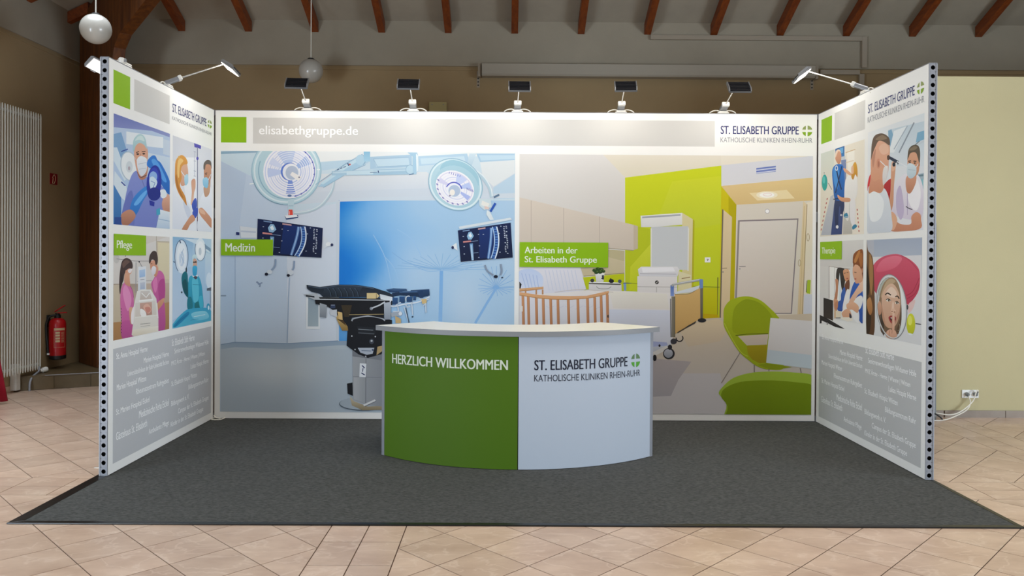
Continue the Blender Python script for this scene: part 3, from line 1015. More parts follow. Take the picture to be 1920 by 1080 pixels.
class Print:
    """a flat printed picture: coloured shapes laid on one another on a wall plane"""
    def __init__(s, plane, tl, br, zoom=(0, 0, 1), d0=0.0003, gain=1.0):
        s.pl, s.z, s.gain = plane, zoom, gain
        a, b = s.uv(*tl), s.uv(*br)
        s.R = (min(a[0], b[0]), max(a[0], b[0]), min(a[1], b[1]), max(a[1], b[1]))
        s.d = d0
        s.v, s.f, s.c = [], [], []
        s.bottom = d0

    def uv(s, x, y):
        return s.pl.uv(s.z[0] + x / s.z[2], s.z[1] + y / s.z[2])

    def col(s, c):
        return tuple(min(1, x * s.gain) for x in lin(c))

    def raw(s, uvs, cols):
        uvs, cols = clip_uv(uvs, cols, s.R)
        if not uvs:
            return
        n = len(s.v)
        s.v += [s.pl.pt(u, v, s.d) for u, v in uvs]
        s.f.append(list(range(n, n + len(uvs))))
        s.c.append(cols)

    def _pts(s, t):
        if isinstance(t, str):
            return [tuple(float(q) for q in p.split(',')) for p in t.split()]
        return [tuple(p) for p in t]

    def P(s, c, pts, c2=None, dr='v'):
        pts = s._pts(pts)
        s.d += STEP
        c = s.col(c)
        if c2 is None:
            cols = [c] * len(pts)
        else:
            c2 = s.col(c2)
            if dr == 'v': k = [p[1] for p in pts]
            elif dr == 'h': k = [p[0] for p in pts]
            else: k = [p[0] * dr[0] + p[1] * dr[1] for p in pts]
            a, b = min(k), max(k)
            cols = [tuple(x + (y - x) * ((q - a) / (b - a or 1)) for x, y in zip(c, c2)) for q in k]
        s.raw([s.uv(*p) for p in pts], cols)
        return s

    def S(s, c, pts, c2=None, dr='v', n=5):
        pts = [Vector((*p, 0)) for p in s._pts(pts)]
        return s.P(c, [(p.x, p.y) for p in smooth_path(pts, n, True)], c2, dr)

    def E(s, c, cx, cy, rx, ry=None, rot=0, c2=None, a0=0, a1=360, n=28, dr='v'):
        ry = rx if ry is None else ry
        r = math.radians(rot)
        pts = []
        for i in range(n + (0 if a1 - a0 == 360 else 1)):
            a = math.radians(a0 + (a1 - a0) * i / n)
            x, y = rx * math.cos(a), ry * math.sin(a)
            pts.append((cx + x * math.cos(r) - y * math.sin(r), cy + x * math.sin(r) + y * math.cos(r)))
        if a1 - a0 != 360:
            pts.append((cx, cy))
        return s.P(c, pts, c2, dr)

    def RG(s, c, cx, cy, rx, ry, w, rot=0, a0=0, a1=360, n=36):
        """elliptic ring stroke"""
        r = math.radians(rot)
        pts = []
        for i in range(n + 1):
            a = math.radians(a0 + (a1 - a0) * i / n)
            x, y = rx * math.cos(a), ry * math.sin(a)
            pts.append((cx + x * math.cos(r) - y * math.sin(r), cy + x * math.sin(r) + y * math.cos(r)))
        return s.L(c, w, pts)

    def L(s, c, w, pts, curve=False):
        pts = s._pts(pts)
        if curve:
            pts = [(p.x, p.y) for p in smooth_path([Vector((*p, 0)) for p in pts], 6)]
        s.d += STEP
        c = s.col(c)
        left, right = [], []
        for i, p in enumerate(pts):
            a, b = Vector(pts[max(i - 1, 0)]), Vector(pts[min(i + 1, len(pts) - 1)])
            t = (b - a)
            if t.length < 1e-9:
                t = Vector((1, 0))
            t.normalize()
            nrm = Vector((-t.y, t.x)) * (w / 2)
            left.append((p[0] + nrm.x, p[1] + nrm.y)); right.append((p[0] - nrm.x, p[1] - nrm.y))
        for i in range(len(pts) - 1):
            q = [left[i], left[i + 1], right[i + 1], right[i]]
            s.raw([s.uv(*p) for p in q], [c] * 4)
        return s

    def GRID(s, fn, x0, y0, x1, y1, nx, ny):
        """colour field: fn(tx, ty) -> colour, over a rectangle"""
        s.d += STEP
        g = [[(s.uv(x0 + (x1 - x0) * i / nx, y0 + (y1 - y0) * j / ny), fn(i / nx, j / ny)) for i in range(nx + 1)] for j in range(ny + 1)]
        for j in range(ny):
            for i in range(nx):
                q = [g[j][i], g[j][i + 1], g[j + 1][i + 1], g[j + 1][i]]
                s.raw([p[0] for p in q], [s.col(p[1]) for p in q])
        return s

    def BG(s, tl, tr=None, br=None, bl=None):
        s.d += STEP
        tr = tr or tl; br = br or tl; bl = bl or tl
        u0, u1, v0, v1 = s.R
        cs = [s.col(c) for c in (tl, tr, br, bl)]
        n = 8
        def mix(a, b, t): return tuple(x + (y - x) * t for x, y in zip(a, b))
        for j in range(n):
            for i in range(n):
                q, cc = [], []
                for di, dj in ((0, 0), (1, 0), (1, 1), (0, 1)):
                    tx, ty = (i + di) / n, (j + dj) / n
                    q.append((u0 + (u1 - u0) * tx, v1 + (v0 - v1) * ty))
                    cc.append(mix(mix(cs[0], cs[1], tx), mix(cs[3], cs[2], tx), ty))
                s.raw(q, cc)
        return s

    def build(s, name, parent):
        me = bpy.data.meshes.new(name)
        me.from_pydata(s.v, [], s.f)
        ca = me.color_attributes.new('Col', 'FLOAT_COLOR', 'CORNER')
        flat = []
        for cc in s.c:
            for c in cc:
                flat += [c[0], c[1], c[2], 1.0]
        ca.data.foreach_set('color', flat)
        me.materials.append(M['print'])
        # faces towards the visitor
        nrm = {'b': Vector((0, -1, 0)), 'l': Vector((1, 0, 0)), 'r': Vector((-1, 0, 0))}[s.pl.k]
        me.update()
        o = bpy.data.objects.new(name, me)
        COL.objects.link(o)
        return keep(o, parent)


def text_shape(txt, bold=0.0, spacing=1.0):
    heavy = bold
    bold = min(bold, 0.006)
    cu = bpy.data.curves.new('lettering', 'FONT')
    cu.body = txt
    cu.offset = 0.0
    cu.fill_mode = 'BOTH'
    cu.resolution_u = 4
    cu.space_character = spacing
    cu.space_line = 0.85
    o = bpy.data.objects.new('lettering', cu)
    COL.objects.link(o)
    dg = bpy.context.evaluated_depsgraph_get()
    me = bpy.data.meshes.new_from_object(o.evaluated_get(dg))
    bpy.data.objects.remove(o)
    bpy.data.curves.remove(cu)
    vs = [v.co.copy() for v in me.vertices]
    fs = [list(p.vertices) for p in me.polygons]
    bpy.data.meshes.remove(me)
    x0, x1 = min(v.x for v in vs), max(v.x for v in vs)
    y0, y1 = min(v.y for v in vs), max(v.y for v in vs)
    # heavier strokes: the same glyphs set again with a tiny sideways shift
    base, nv = list(vs), len(vs)
    f0 = list(fs)
    for k in (-1, -0.5, 0.5, 1) if heavy > 0.006 else ():
        vs += [v + Vector((k * heavy * 0.9, 0, 0)) for v in base]
        off = len(vs) - nv
        fs = fs + [[i + off for i in f] for f in f0]
    return [((v.x - x0) / (x1 - x0), (v.y - y0) / (y1 - y0), (i // nv) * 0.00003) for i, v in enumerate(vs)], fs


def text_mesh(name, pts3, fs, c, parent):
    me = bpy.data.meshes.new(name)
    me.from_pydata(pts3, [], fs)
    ca = me.color_attributes.new('Col', 'FLOAT_COLOR', 'CORNER')
    ca.data.foreach_set('color', [*lin(c), 1.0] * len(me.loops))
    me.materials.append(M['print'])
    me.update()
    o = bpy.data.objects.new(name, me)
    COL.objects.link(o)
    return keep(o, parent)


def text(plane, txt, a, b, c, parent, zoom=(0, 0, 1), bold=0.0, d=0.0009, spacing=1.0, hv=None):
    """a: picture point of the top left, b: of the bottom right of the lettering"""
    u0, v1 = plane.uv(zoom[0] + a[0] / zoom[2], zoom[1] + a[1] / zoom[2])
    u1, v0 = plane.uv(zoom[0] + b[0] / zoom[2], zoom[1] + b[1] / zoom[2])
    if hv:
        vm = v1
        v1, v0 = vm + hv / 2, vm - hv / 2
    vs, fs = text_shape(txt, bold, spacing)
    return text_mesh('lettering', [plane.pt(u0 + (u1 - u0) * x, v0 + (v1 - v0) * y, d + e) for x, y, e in vs], fs, c, parent)


def cross_pieces():
    """disc cut by a white cross into four pieces, unit square coordinates"""
    xa, xb = 0.36, 0.54      # vertical arm
    ya, yb = 0.40, 0.62      # horizontal arm (y up)
    R = 0.5
    def piece(x0, x1, y0, y1):
        pts = [(0.5 + R * math.cos(2 * math.pi * i / 96), 0.5 + R * math.sin(2 * math.pi * i / 96)) for i in range(96)]
        return clip_rect(pts, x0, x1, y0, y1)
    return [(piece(0, xa, yb, 1), 0), (piece(xb, 1, yb, 1), 0), (piece(0, xa, 0, ya), 1), (piece(xb, 1, 0, ya), 1)]


def cross(fn, parent, c0, c1):
    vs, fs, cs = [], [], []
    for p, k in cross_pieces():
        if len(p) < 3:
            continue
        n = len(vs)
        vs += [fn(x, y) for x, y in p]
        fs.append(list(range(n, n + len(p)))); cs.append((c0, c1)[k])
    me = bpy.data.meshes.new('logo_cross')
    me.from_pydata(vs, [], fs)
    ca = me.color_attributes.new('Col', 'FLOAT_COLOR', 'CORNER')
    flat = []
    for f, c in zip(fs, cs):
        flat += [*lin(c), 1.0] * len(f)
    ca.data.foreach_set('color', flat)
    me.materials.append(M['print'])
    o = bpy.data.objects.new('logo_cross', me)
    COL.objects.link(o)
    return keep(o, parent)


def plane_cross(plane, a, b, parent, zoom=(0, 0, 1), d=0.0009):
    u0, v1 = plane.uv(zoom[0] + a[0] / zoom[2], zoom[1] + a[1] / zoom[2])
    u1, v0 = plane.uv(zoom[0] + b[0] / zoom[2], zoom[1] + b[1] / zoom[2])
    cross(lambda x, y: plane.pt(u0 + (u1 - u0) * x, v0 + (v1 - v0) * y, d), parent, '#93a060', '#86ab22')


def field(plane, name, a, b, c, parent, zoom=(0, 0, 1), d0=0.0003):
    p = Print(plane, a, b, zoom, d0)
    p.BG(c)
    return p.build(name, parent)


GREEN, GREY, NAVY, SLATE = '#8dbb0a', '#d2d0cc', '#28306e', '#8a8c94'

# --- rear wall header
field(PB, 'green_square', (414.5, 219), (462, 267.5), GREEN, wall_b)
gb_ = field(PB, 'grey_bar', (474.5, 220.5), (1340, 275), GREY, wall_b)
text(PB, 'elisabethgruppe.de', (486, 235.5), (671, 258.5), '#ffffff', gb_, bold=0.014)
text(PB, 'ST. ELISABETH GRUPPE', (1351.5, 236), (1497.5, 252.3), NAVY, wall_b, bold=0.018)
text(PB, 'KATHOLISCHE KLINIKEN RHEIN-RUHR', (1351, 257.5), (1523, 268), SLATE, wall_b)
plane_cross(PB, (1504, 235.5), (1523, 255.5), wall_b)

# --- side walls: header, tags, lists
LZ1, LZ2, LZ3 = (180, 100, 1080 / 340), (180, 430, 1080 / 230), (180, 630, 4)
RZ1, RZ2, RZ3 = (1500, 110, 1080 / 340), (1500, 440, 1080 / 220), (1500, 640, 4)
field(PL, 'green_square', (104, 95), (203, 335), GREEN, wall_l, LZ1)
field(PL, 'grey_field', (228, 152), (438, 423), GREY, wall_l, LZ1)
text(PL, 'ST. ELISABETH GRUPPE', (455, 297), (657, 436), NAVY, wall_l, LZ1, bold=0.018)
text(PL, 'KATHOLISCHE KLINIKEN RHEIN-RUHR', (453, 373), (688, 491), SLATE, wall_l, LZ1)
plane_cross(PL, (665, 392), (690, 452), wall_l, LZ1)
field(PR, 'green_square', (128, 365), (190, 487), GREEN, wall_r, RZ1)
field(PR, 'grey_field', (207, 325), (387, 420), GREY, wall_r, RZ1)
text(PR, 'ST. ELISABETH GRUPPE', (407, 275), (683, 217), NAVY, wall_r, RZ1, bold=0.018)
text(PR, 'KATHOLISCHE KLINIKEN RHEIN-RUHR', (404, 349), (740, 258), SLATE, wall_r, RZ1)
plane_cross(PR, (697, 146), (740, 202), wall_r, RZ1)

LIST = ['St. Anna Hospital Herne', 'Marien Hospital Herne', 'Universit\u00e4tsklinikum der Ruhr-Universit\u00e4t Bochum', 'Marien Hospital Witten',
        'Rheumazentrum Ruhrgebiet', 'St. Marien Hospital Eickel', 'Medizinische Reha Eickel', 'G\u00e4stehaus St. Elisabeth', 'Ambulante Pflege',
        'St. Elisabeth Stift Herne', 'Seniorenwohnanlagen Widumer H\u00f6fe', 'MVZ \u00c4rzte - Herne | Wanne | Witten', 'Lukas Hospiz Herne',
        'St. Elisabeth Hospiz Witten', 'Bildungszentrum Ruhr', 'Bildungswerk e. V.', 'Campus der St. Elisabeth Gruppe', 'Kinder in der St. Elisabeth Gruppe']
LP = [(152, 160, 385, 108), (358, 190, 545, 148), (235, 285, 545, 205), (155, 395, 375, 330), (300, 425, 545, 350), (150, 578, 400, 490), (322, 590, 545, 505),
      (150, 755, 382, 660), (395, 725, 545, 665), (568, 52, 738, 20), (588, 120, 843, 65), (565, 208, 815, 140), (710, 235, 843, 200), (565, 365, 755, 300),
      (693, 390, 843, 335), (563, 515, 697, 465), (615, 570, 843, 475), (560, 670, 803, 560)]
RP = [(167, -30, 323, 19), (300, 85, 468, 128), (215, 108, 467, 183), (163, 160, 315, 208), (255, 260, 466, 335), (163, 297, 332, 362), (275, 415, 465, 490),
      (160, 430, 318, 498), (328, 585, 462, 650), (492, 62, 705, 112), (512, 148, 872, 245), (490, 220, 828, 320), (665, 360, 873, 428), (485, 375, 733, 462),
      (640, 515, 870, 600), (485, 530, 645, 597), (540, 635, 868, 780), (485, 690, 803, 835)]
gl = field(PL, 'list_panel', (128, 98), (862, 575), '#c4c5c8', wall_l, LZ3)
gr = field(PR, 'list_panel', (145, -38), (905, 952), '#c4c4c4', wall_r, RZ3)
for t, a, b in zip(LIST, LP, RP):
    small = t.startswith('Univ')
    text(PL, t, (a[0], a[1]), (a[2], a[3]), '#ffffff', gl, LZ3, bold=0.016, hv=0.040 if small else 0.058)
    text(PR, t, (b[0], b[1]), (b[2], b[3]), '#ffffff', gr, RZ3, bold=0.016, hv=0.040 if small else 0.058)

# --- lettering on the counter
def on_cyl(x, y, R=CRAD):
    d = ray(x, y)
    o = CAM - CC
    a = d.x ** 2 + d.y ** 2; b = 2 * (o.x * d.x + o.y * d.y); c_ = o.x ** 2 + o.y ** 2 - R * R
    t = (-b - math.sqrt(b * b - 4 * a * c_)) / (2 * a)
    p = CAM + d * t
    return math.degrees(math.atan2(p.x - CC.x, -(p.y - CC.y))), p.z


def cyl_text(txt, tl, br, c, parent, zoom, bold=0.0):
    a0, z1 = on_cyl(zoom[0] + tl[0] / zoom[2], zoom[1] + tl[1] / zoom[2])
    a1, z0 = on_cyl(zoom[0] + br[0] / zoom[2], zoom[1] + br[1] / zoom[2])
    vs, fs = text_shape(txt, bold)
    # cut long faces so that they follow the curve
    return text_mesh('lettering', [tuple(arc(CRAD + 0.0012 + e, a0 + (a1 - a0) * x, z0 + (z1 - z0) * y)) for x, y, e in vs], fs, c, parent)


CZ1, CZ2 = (690, 590, 1010 / 290), (960, 590, 1010 / 290)
cyl_text('HERZLICH WILLKOMMEN', (160, 254), (912, 362), '#d3d9c8', pg, CZ1, 0.026)
cyl_text('ST. ELISABETH GRUPPE', (147, 297), (753, 337), '#16192c', pw, CZ2, 0.020)
cyl_text('KATHOLISCHE KLINIKEN RHEIN-RUHR', (145, 393), (836, 398), '#2a2d3c', pw, CZ2, 0.0)
a0, z1 = on_cyl(CZ2[0] + 778 / CZ2[2], CZ2[1] + 257 / CZ2[2]); a1, z0 = on_cyl(CZ2[0] + 836 / CZ2[2], CZ2[1] + 340 / CZ2[2])
cross(lambda x, y: tuple(arc(CRAD + 0.0012, a0 + (a1 - a0) * x, z0 + (z1 - z0) * y)), pw, '#5d7c52', '#4f9a2a')

# ------------------------------------------------------------------ picture: operating theatre
def mixc(a, b, t):
    t = max(0, min(1, t))
    return tuple(x + (y - x) * t for x, y in zip(a, b))


p = Print(PB, (414.3, 282.5), (963, 774.5))
p.BG((206, 222, 232), (204, 222, 232), (196, 206, 216), (188, 204, 220))
# rear wall and left wall panels
p.P('#b9cbe0', '414,300 462,326 462,480 441,642 414,647', '#c2d2e4')
p.P('#c3d3e5', '462,326 540,330 540,650 441,645 441,480', '#c6d4e4')
p.P('#d3dce8', '538,400 637,380 637,642 538,647', '#d6dfea')
p.P('#cfd8e2', '600,330 965,322 965,372 637,378 540,384 540,340')
p.P('#dde1e4', '598,326 800,322 830,352 640,358 560,362', '#d2dae4')
p.P('#8fb0c6', '414,284 486,282 484,286 414,289')
p.P('#c8dbe6', '414,289 480,287 470,330 414,302')
# ceiling fields
p.P('#e9ecec', '590,283 965,283 965,292 700,296 600,306')
p.P('#bdd6e6', '598,304 690,297 690,306 604,320')
p.P('#aecbdf', '694,294 772,290 772,313 694,317')
p.P('#c6dce9', '700,298 766,295 768,310 706,313')
p.L('#9fbfd6', 1.4, '700,298 766,295 770,310 708,313 700,298')
p.P('#b4d0e3', '784,293 876,288 880,305 786,311')
p.P('#c9deea', '788,297 870,293 873,303 790,308')
p.P('#a9c9df', '893,288 965,288 965,300 900,304')
p.P('#c1d9e8', '898,291 965,291 965,298 902,301')
p.P('#dfe4e6', '900,304 965,300 965,325 925,350 905,330')
p.P('#bcd3e4', '925,352 965,326 965,372 925,374')
# blue wall with the dandelion motif
def blue(tx, ty):
    c0, c1, c2, c3 = (14, 124, 216), (120, 180, 232), (164, 200, 230), (178, 206, 230)
    t = tx + 0.10 * math.sin(ty * 9 + tx * 4) + 0.12 * (ty - 0.3) * (1 - tx)
    if t < 0.22: c = mixc(c0, c1, t / 0.22)
    elif t < 0.5: c = mixc(c1, c2, (t - 0.22) / 0.28)
    else: c = mixc(c2, c3, (t - 0.5) / 0.5)
    w = math.exp(-((tx - 0.42) / 0.16) ** 2 - ((ty - 0.42) / 0.22) ** 2) * 0.45 + math.exp(-((tx - 0.72) / 0.10) ** 2 - ((ty - 0.75) / 0.22) ** 2) * 0.55
    c = mixc(c, (206, 220, 234), w)
    k = math.exp(-((tx - 0.14) / 0.06) ** 2 - ((ty - 0.38) / 0.10) ** 2) * 0.35
    return mixc(c, (90, 160, 225), k)
p.GRID(blue, 635.5, 376, 965, 642, 30, 22)
p.P('#cfd8e2', '630,380 637.5,376 636,480 634.5,645 630,645')
p.P('#d0dae4', '636,372 966,362 966,371 900,372 637,378')
for a in range(-70, 75, 9):
    an = math.radians(-90 + a)
    p.L('#8fbae0', 1.0, [(827, 505), (827 + 62 * math.cos(an) * 1.5, 505 + 30 * math.sin(an) + abs(a) * 0.12)])
p.L('#86b4e0', 1.2, '735,473 760,490 790,500 827,506', True)
p.L('#8fbae2', 1.0, '775,497 800,508 830,507', True)
p.L('#8fbae2', 1.0, '830,506 860,498 895,480', True)
p.L('#97bfe4', 1.0, '830,507 860,508 885,500', True)
for q in ((700, 440, 735, 540), (720, 480, 750, 540), (745, 430, 790, 480)):
    p.L('#9fc6ea', 1.4, [(q[0], q[1]), ((q[0] + q[2]) / 2 + 5, (q[1] + q[3]) / 2 - 6), (q[2], q[3])], True)
p.P('#7fb0e2', '824.5,508 831,508 829,606 822,606', '#8ebbe6')
for a in range(0, 360, 17):
    an = math.radians(a)
    p.L('#8ab6e2', 1.0, [(930, 539), (930 + 34 * math.cos(an), 539 + 40 * math.sin(an) * (1 if math.sin(an) < 0 else 0.4))])
p.E('#84b4e4', 930, 539, 6, 4)
p.L('#8ab7e4', 4.5, '930,541 912,570 891,606')
# floor and skirting
p.P('#bcc8d0', '414,653 440.5,650 537.8,654 633,646.5 720,646 965,646 965,776 414,776', '#b4bfcb')
p.GRID(lambda a, b: mixc((180, 193, 204), (206, 214, 219), math.exp(-((a - 0.35) / 0.28) ** 2 - ((b - 0.3) / 0.3) ** 2)), 414, 655, 720, 776, 14, 8)
p.P('#93a8bd', '414,646 440.5,641.6 537.8,644 634,639 680,639 680,648 656,647.5 634,647.5 537.8,654.6 440.5,651 414,655', '#a5b6c6')
p.L('#7e94ac', 1.2, '414,646 440.5,641.6 537.8,644 634,639')
p.L('#a9bdd4', 1.4, '441,480 441,641')
p.L('#a4b8d0', 2.0, '543,520 541,560 538.5,644')
p.L('#8c9db0', 2.2, '414,554.5 424,554.5')
p.P('#e6ebee', '573.5,555 600,555 600,617 574,617')
p.P('#8fa0ad', '578,556 597,556 597,612 577,612', '#a6b6be')
# wall hooks
p.L('#8a9ab4', 3, '481,528 488,534 487,538'); p.L('#8a9ab4', 2.4, '484,533 492,530')
# lamp 1
p.E('#b9d6e0', 537, 320, 65, 64); p.RG('#9cc0d2', 537, 320, 65, 64, 1.8); p.RG('#dceaf0', 537, 320, 60, 59, 3.0)
p.RG('#8fb6ca', 538, 320, 53, 53, 2.0, 0, 20, 200)
p.E('#f1f2f9', 543, 322, 49.5, 50)
for k, (r, c) in enumerate(((46, '#ced6f2'), (41, '#e0e4f6'), (37, '#c6d0f0'), (33, '#dfe3f6'), (29, '#c9d2f0'), (25, '#d6dcf4'), (21, '#b4c4ec'))):
    p.RG(c, 543.5, 322, r, r, 1.7)
for a0, a1, c in ((-125, -75, '#b9cbee'), (-45, -20, '#a5bde8'), (75, 100, '#7d97dd'), (165, 190, '#c2d0f0'), (-160, -140, '#d3dcf4')):
    p.E(c, 543.5, 322, 42, 42, 0, None, a0, a1, 10)
for r in (24, 28, 32, 36, 40):
    p.RG('#f4f4fb', 543.5, 322, r, r, 1.5, 0, 70, 105, 8); p.RG('#e9edfa', 543.5, 322, r, r, 1.3, 0, -130, -15, 16)
p.RG('#6f80c8', 543.5, 322, 46.5, 47, 1.4, 0, -60, 80, 24)
for a in range(-50, 80, 14):
    an = math.radians(a)
    p.E('#5a68b8', 543.5 + 46 * math.cos(an), 322 + 47 * math.sin(an), 1.5, 1.5, n=8)
p.E('#5d7ed2', 543.5, 322, 17, 17); p.E('#eef1f8', 545.5, 322.5, 15.5, 16); p.E('#b9c6dc', 547.5, 324, 12, 13)
p.P('#f3f1f0', '548,322 566,332 560,340 544,328'); p.E('#7d7f98', 561, 332.5, 1.6)
for q in ('468,345 476,344', '594,318 600,318'):
    p.L('#eef4f6', 2.2, q)
p.RG('#7a9cb4', 537, 320, 64.5, 63.5, 1.1, 0, 95, 165)
p.P('#c2dae4', '540,374 552,374 550,395 540,395'); p.L('#8fb2c6', 1.0, '541,386 550,386')
p.E('#5c78a8', 543, 367, 4, 2.2)
p.P('#e34a3a', '541.5,393 548.5,393 549.5,405 541,405'); p.L('#f7d8d2', 0.8, '543,396 543,403')
p.P('#324a7c', '534,405 559,403 559,408.5 537,412'); p.P('#eceff2', '534,404 556,402.5 558.5,406.5 537,409.5')
p.L('#b9ced8', 5, '551,399 575,397 602,385 622,358 627,332', True); p.L('#dbe7ec', 2, '551,398 575,396 601,384 621,357 626,332', True)
# boom arms
p.P('#a9cbe0', '596,350 648,309 680,290 690,298 684,308 668,316 610,350'); p.P('#c6deea', '600,344 648,309 680,291 682,296 652,314 606,346')
p.L('#8fb4ce', 1.2, '592,346 648,307 680,289'); p.L('#97bad2', 1.0, '606,352 660,320 686,309')
p.E('#b5d3e4', 676, 300, 9, 10); p.RG('#7fa7c4', 676, 300, 9, 10, 1.0, 0, -60, 60)
p.P('#8fc0dc', '682,284 694,284 694,303 682,303', '#a9d0e4')
p.L('#54688c', 1.5, '632,319 636,317'); p.L('#54688c', 1.5, '638,316.5 642,314.5'); p.L('#54688c', 1.4, '644,314 649,312'); p.L('#3a4a78', 2, '652,306 654,311'); p.E('#c84a4a', 656, 308.5, 1.7)
p.P('#a6c6da', '622,321 780,315 781,327 700,328.5 622,329'); p.P('#c3d9e6', '624,322 778,317 778,320 624,325'); p.P('#c8dde8', '650,321 700,319 700,327 650,328')
p.L('#5a7396', 1.2, '694,323.3 707,322.8'); p.L('#3a4a78', 1.8, '709,320 710,324')
p.E('#bed8e6', 769, 318, 8, 8.5); p.RG('#8fb4cc', 769, 318, 8, 8.5, 0.9)
p.P('#a9cbe0', '764,286 782,286 784,292 784,320 779,327 774,322 774,294'); p.P('#e3edf1', '780,288 784,292 784,320 781,323'); p.L('#5c7ca0', 1.6, '767,327.5 776,326')
# lamp 2
p.P('#cfe0ea', '880,288 893,288 884,312 876,309', '#b7cfde'); p.L('#5a74a8', 2.4, '876,310 880,314 884,313', True)
p.P('#b4d0de', '872,306 884,314 890,330 876,322')
p.L('#b6cedb', 6.5, '884,318 904,332 918,352 922,370', True); p.L('#e2ecf0', 2.2, '885,315 906,330 920,352 923,368', True)
p.L('#c6dae4', 5, '900,336 903,350 902,364', True)
p.E('#b7d5e0', 854, 346, 53, 46, 38); p.RG('#dcebf0', 854, 346, 50, 43, 3, 38); p.RG('#8db5cb', 854, 346, 53, 46, 1.2, 38)
p.E('#9fc8d8', 862, 330, 40, 26, 30); p.E('#aed0dd', 856, 350, 44, 37, 38)
p.E('#f2f1f6', 853, 352.5, 38, 31, 32)
for r, c in ((0.9, '#ddd8ea'), (0.76, '#eceaf4'), (0.62, '#d3d6ee'), (0.5, '#e6e6f4')):
    p.RG(c, 853, 353, 38 * r, 31 * r, 1.6, 32)
for a0, a1, c in ((-110, -70, '#c9d3f2'), (-60, -35, '#bccaf0'), (-5, 15, '#aebcec'), (165, 185, '#d8d6ee')):
    p.E(c, 853, 353, 33, 27, 32, None, a0, a1, 8)
for a in range(20, 190, 17):
    an = math.radians(a); x, y = 35 * math.cos(an), 28 * math.sin(an); r = math.radians(32)
    p.E('#8f8fc4', 853 + x * math.cos(r) - y * math.sin(r), 353 + x * math.sin(r) + y * math.cos(r), 2.6, 1.4, 40, n=8)
for i in range(6):
    p.L('#5f6fc0', 1.0, [(875 + i * 2.2, 352 + i * 0.7), (876.5 + i * 2.2, 356 + i * 0.9)])
for i in range(6):
    p.L('#6c76c4', 1.0, [(843 + i * 4, 322 + i * 1.2), (842 + i * 4, 326 + i * 1.2)])
p.RG('#5b66c4', 851, 357, 15, 15, 2.2, 0, 205, 350, 16); p.E('#eef0f6', 851, 357.5, 13.5, 13.5); p.E('#b5c5dc', 852, 358, 11, 11); p.E('#f4eee6', 848, 361, 5, 6); p.E('#8a7f90', 843.5, 367, 1.5)
p.P('#cfdde2', '898,372 920,374 922,388 908,394 899,386'); p.P('#e9e8e2', '904,376 918,382 914,390 902,384'); p.P('#dfc9c0', '908,386 918,389 916,393 909,392')
p.L('#5c7894', 3.4, '926,370 936,365', True); p.L('#2a55b0', 4.2, '929,381 919.5,397'); p.P('#dde6ea', '913,394 919,397 926,412 919,413 912,402')
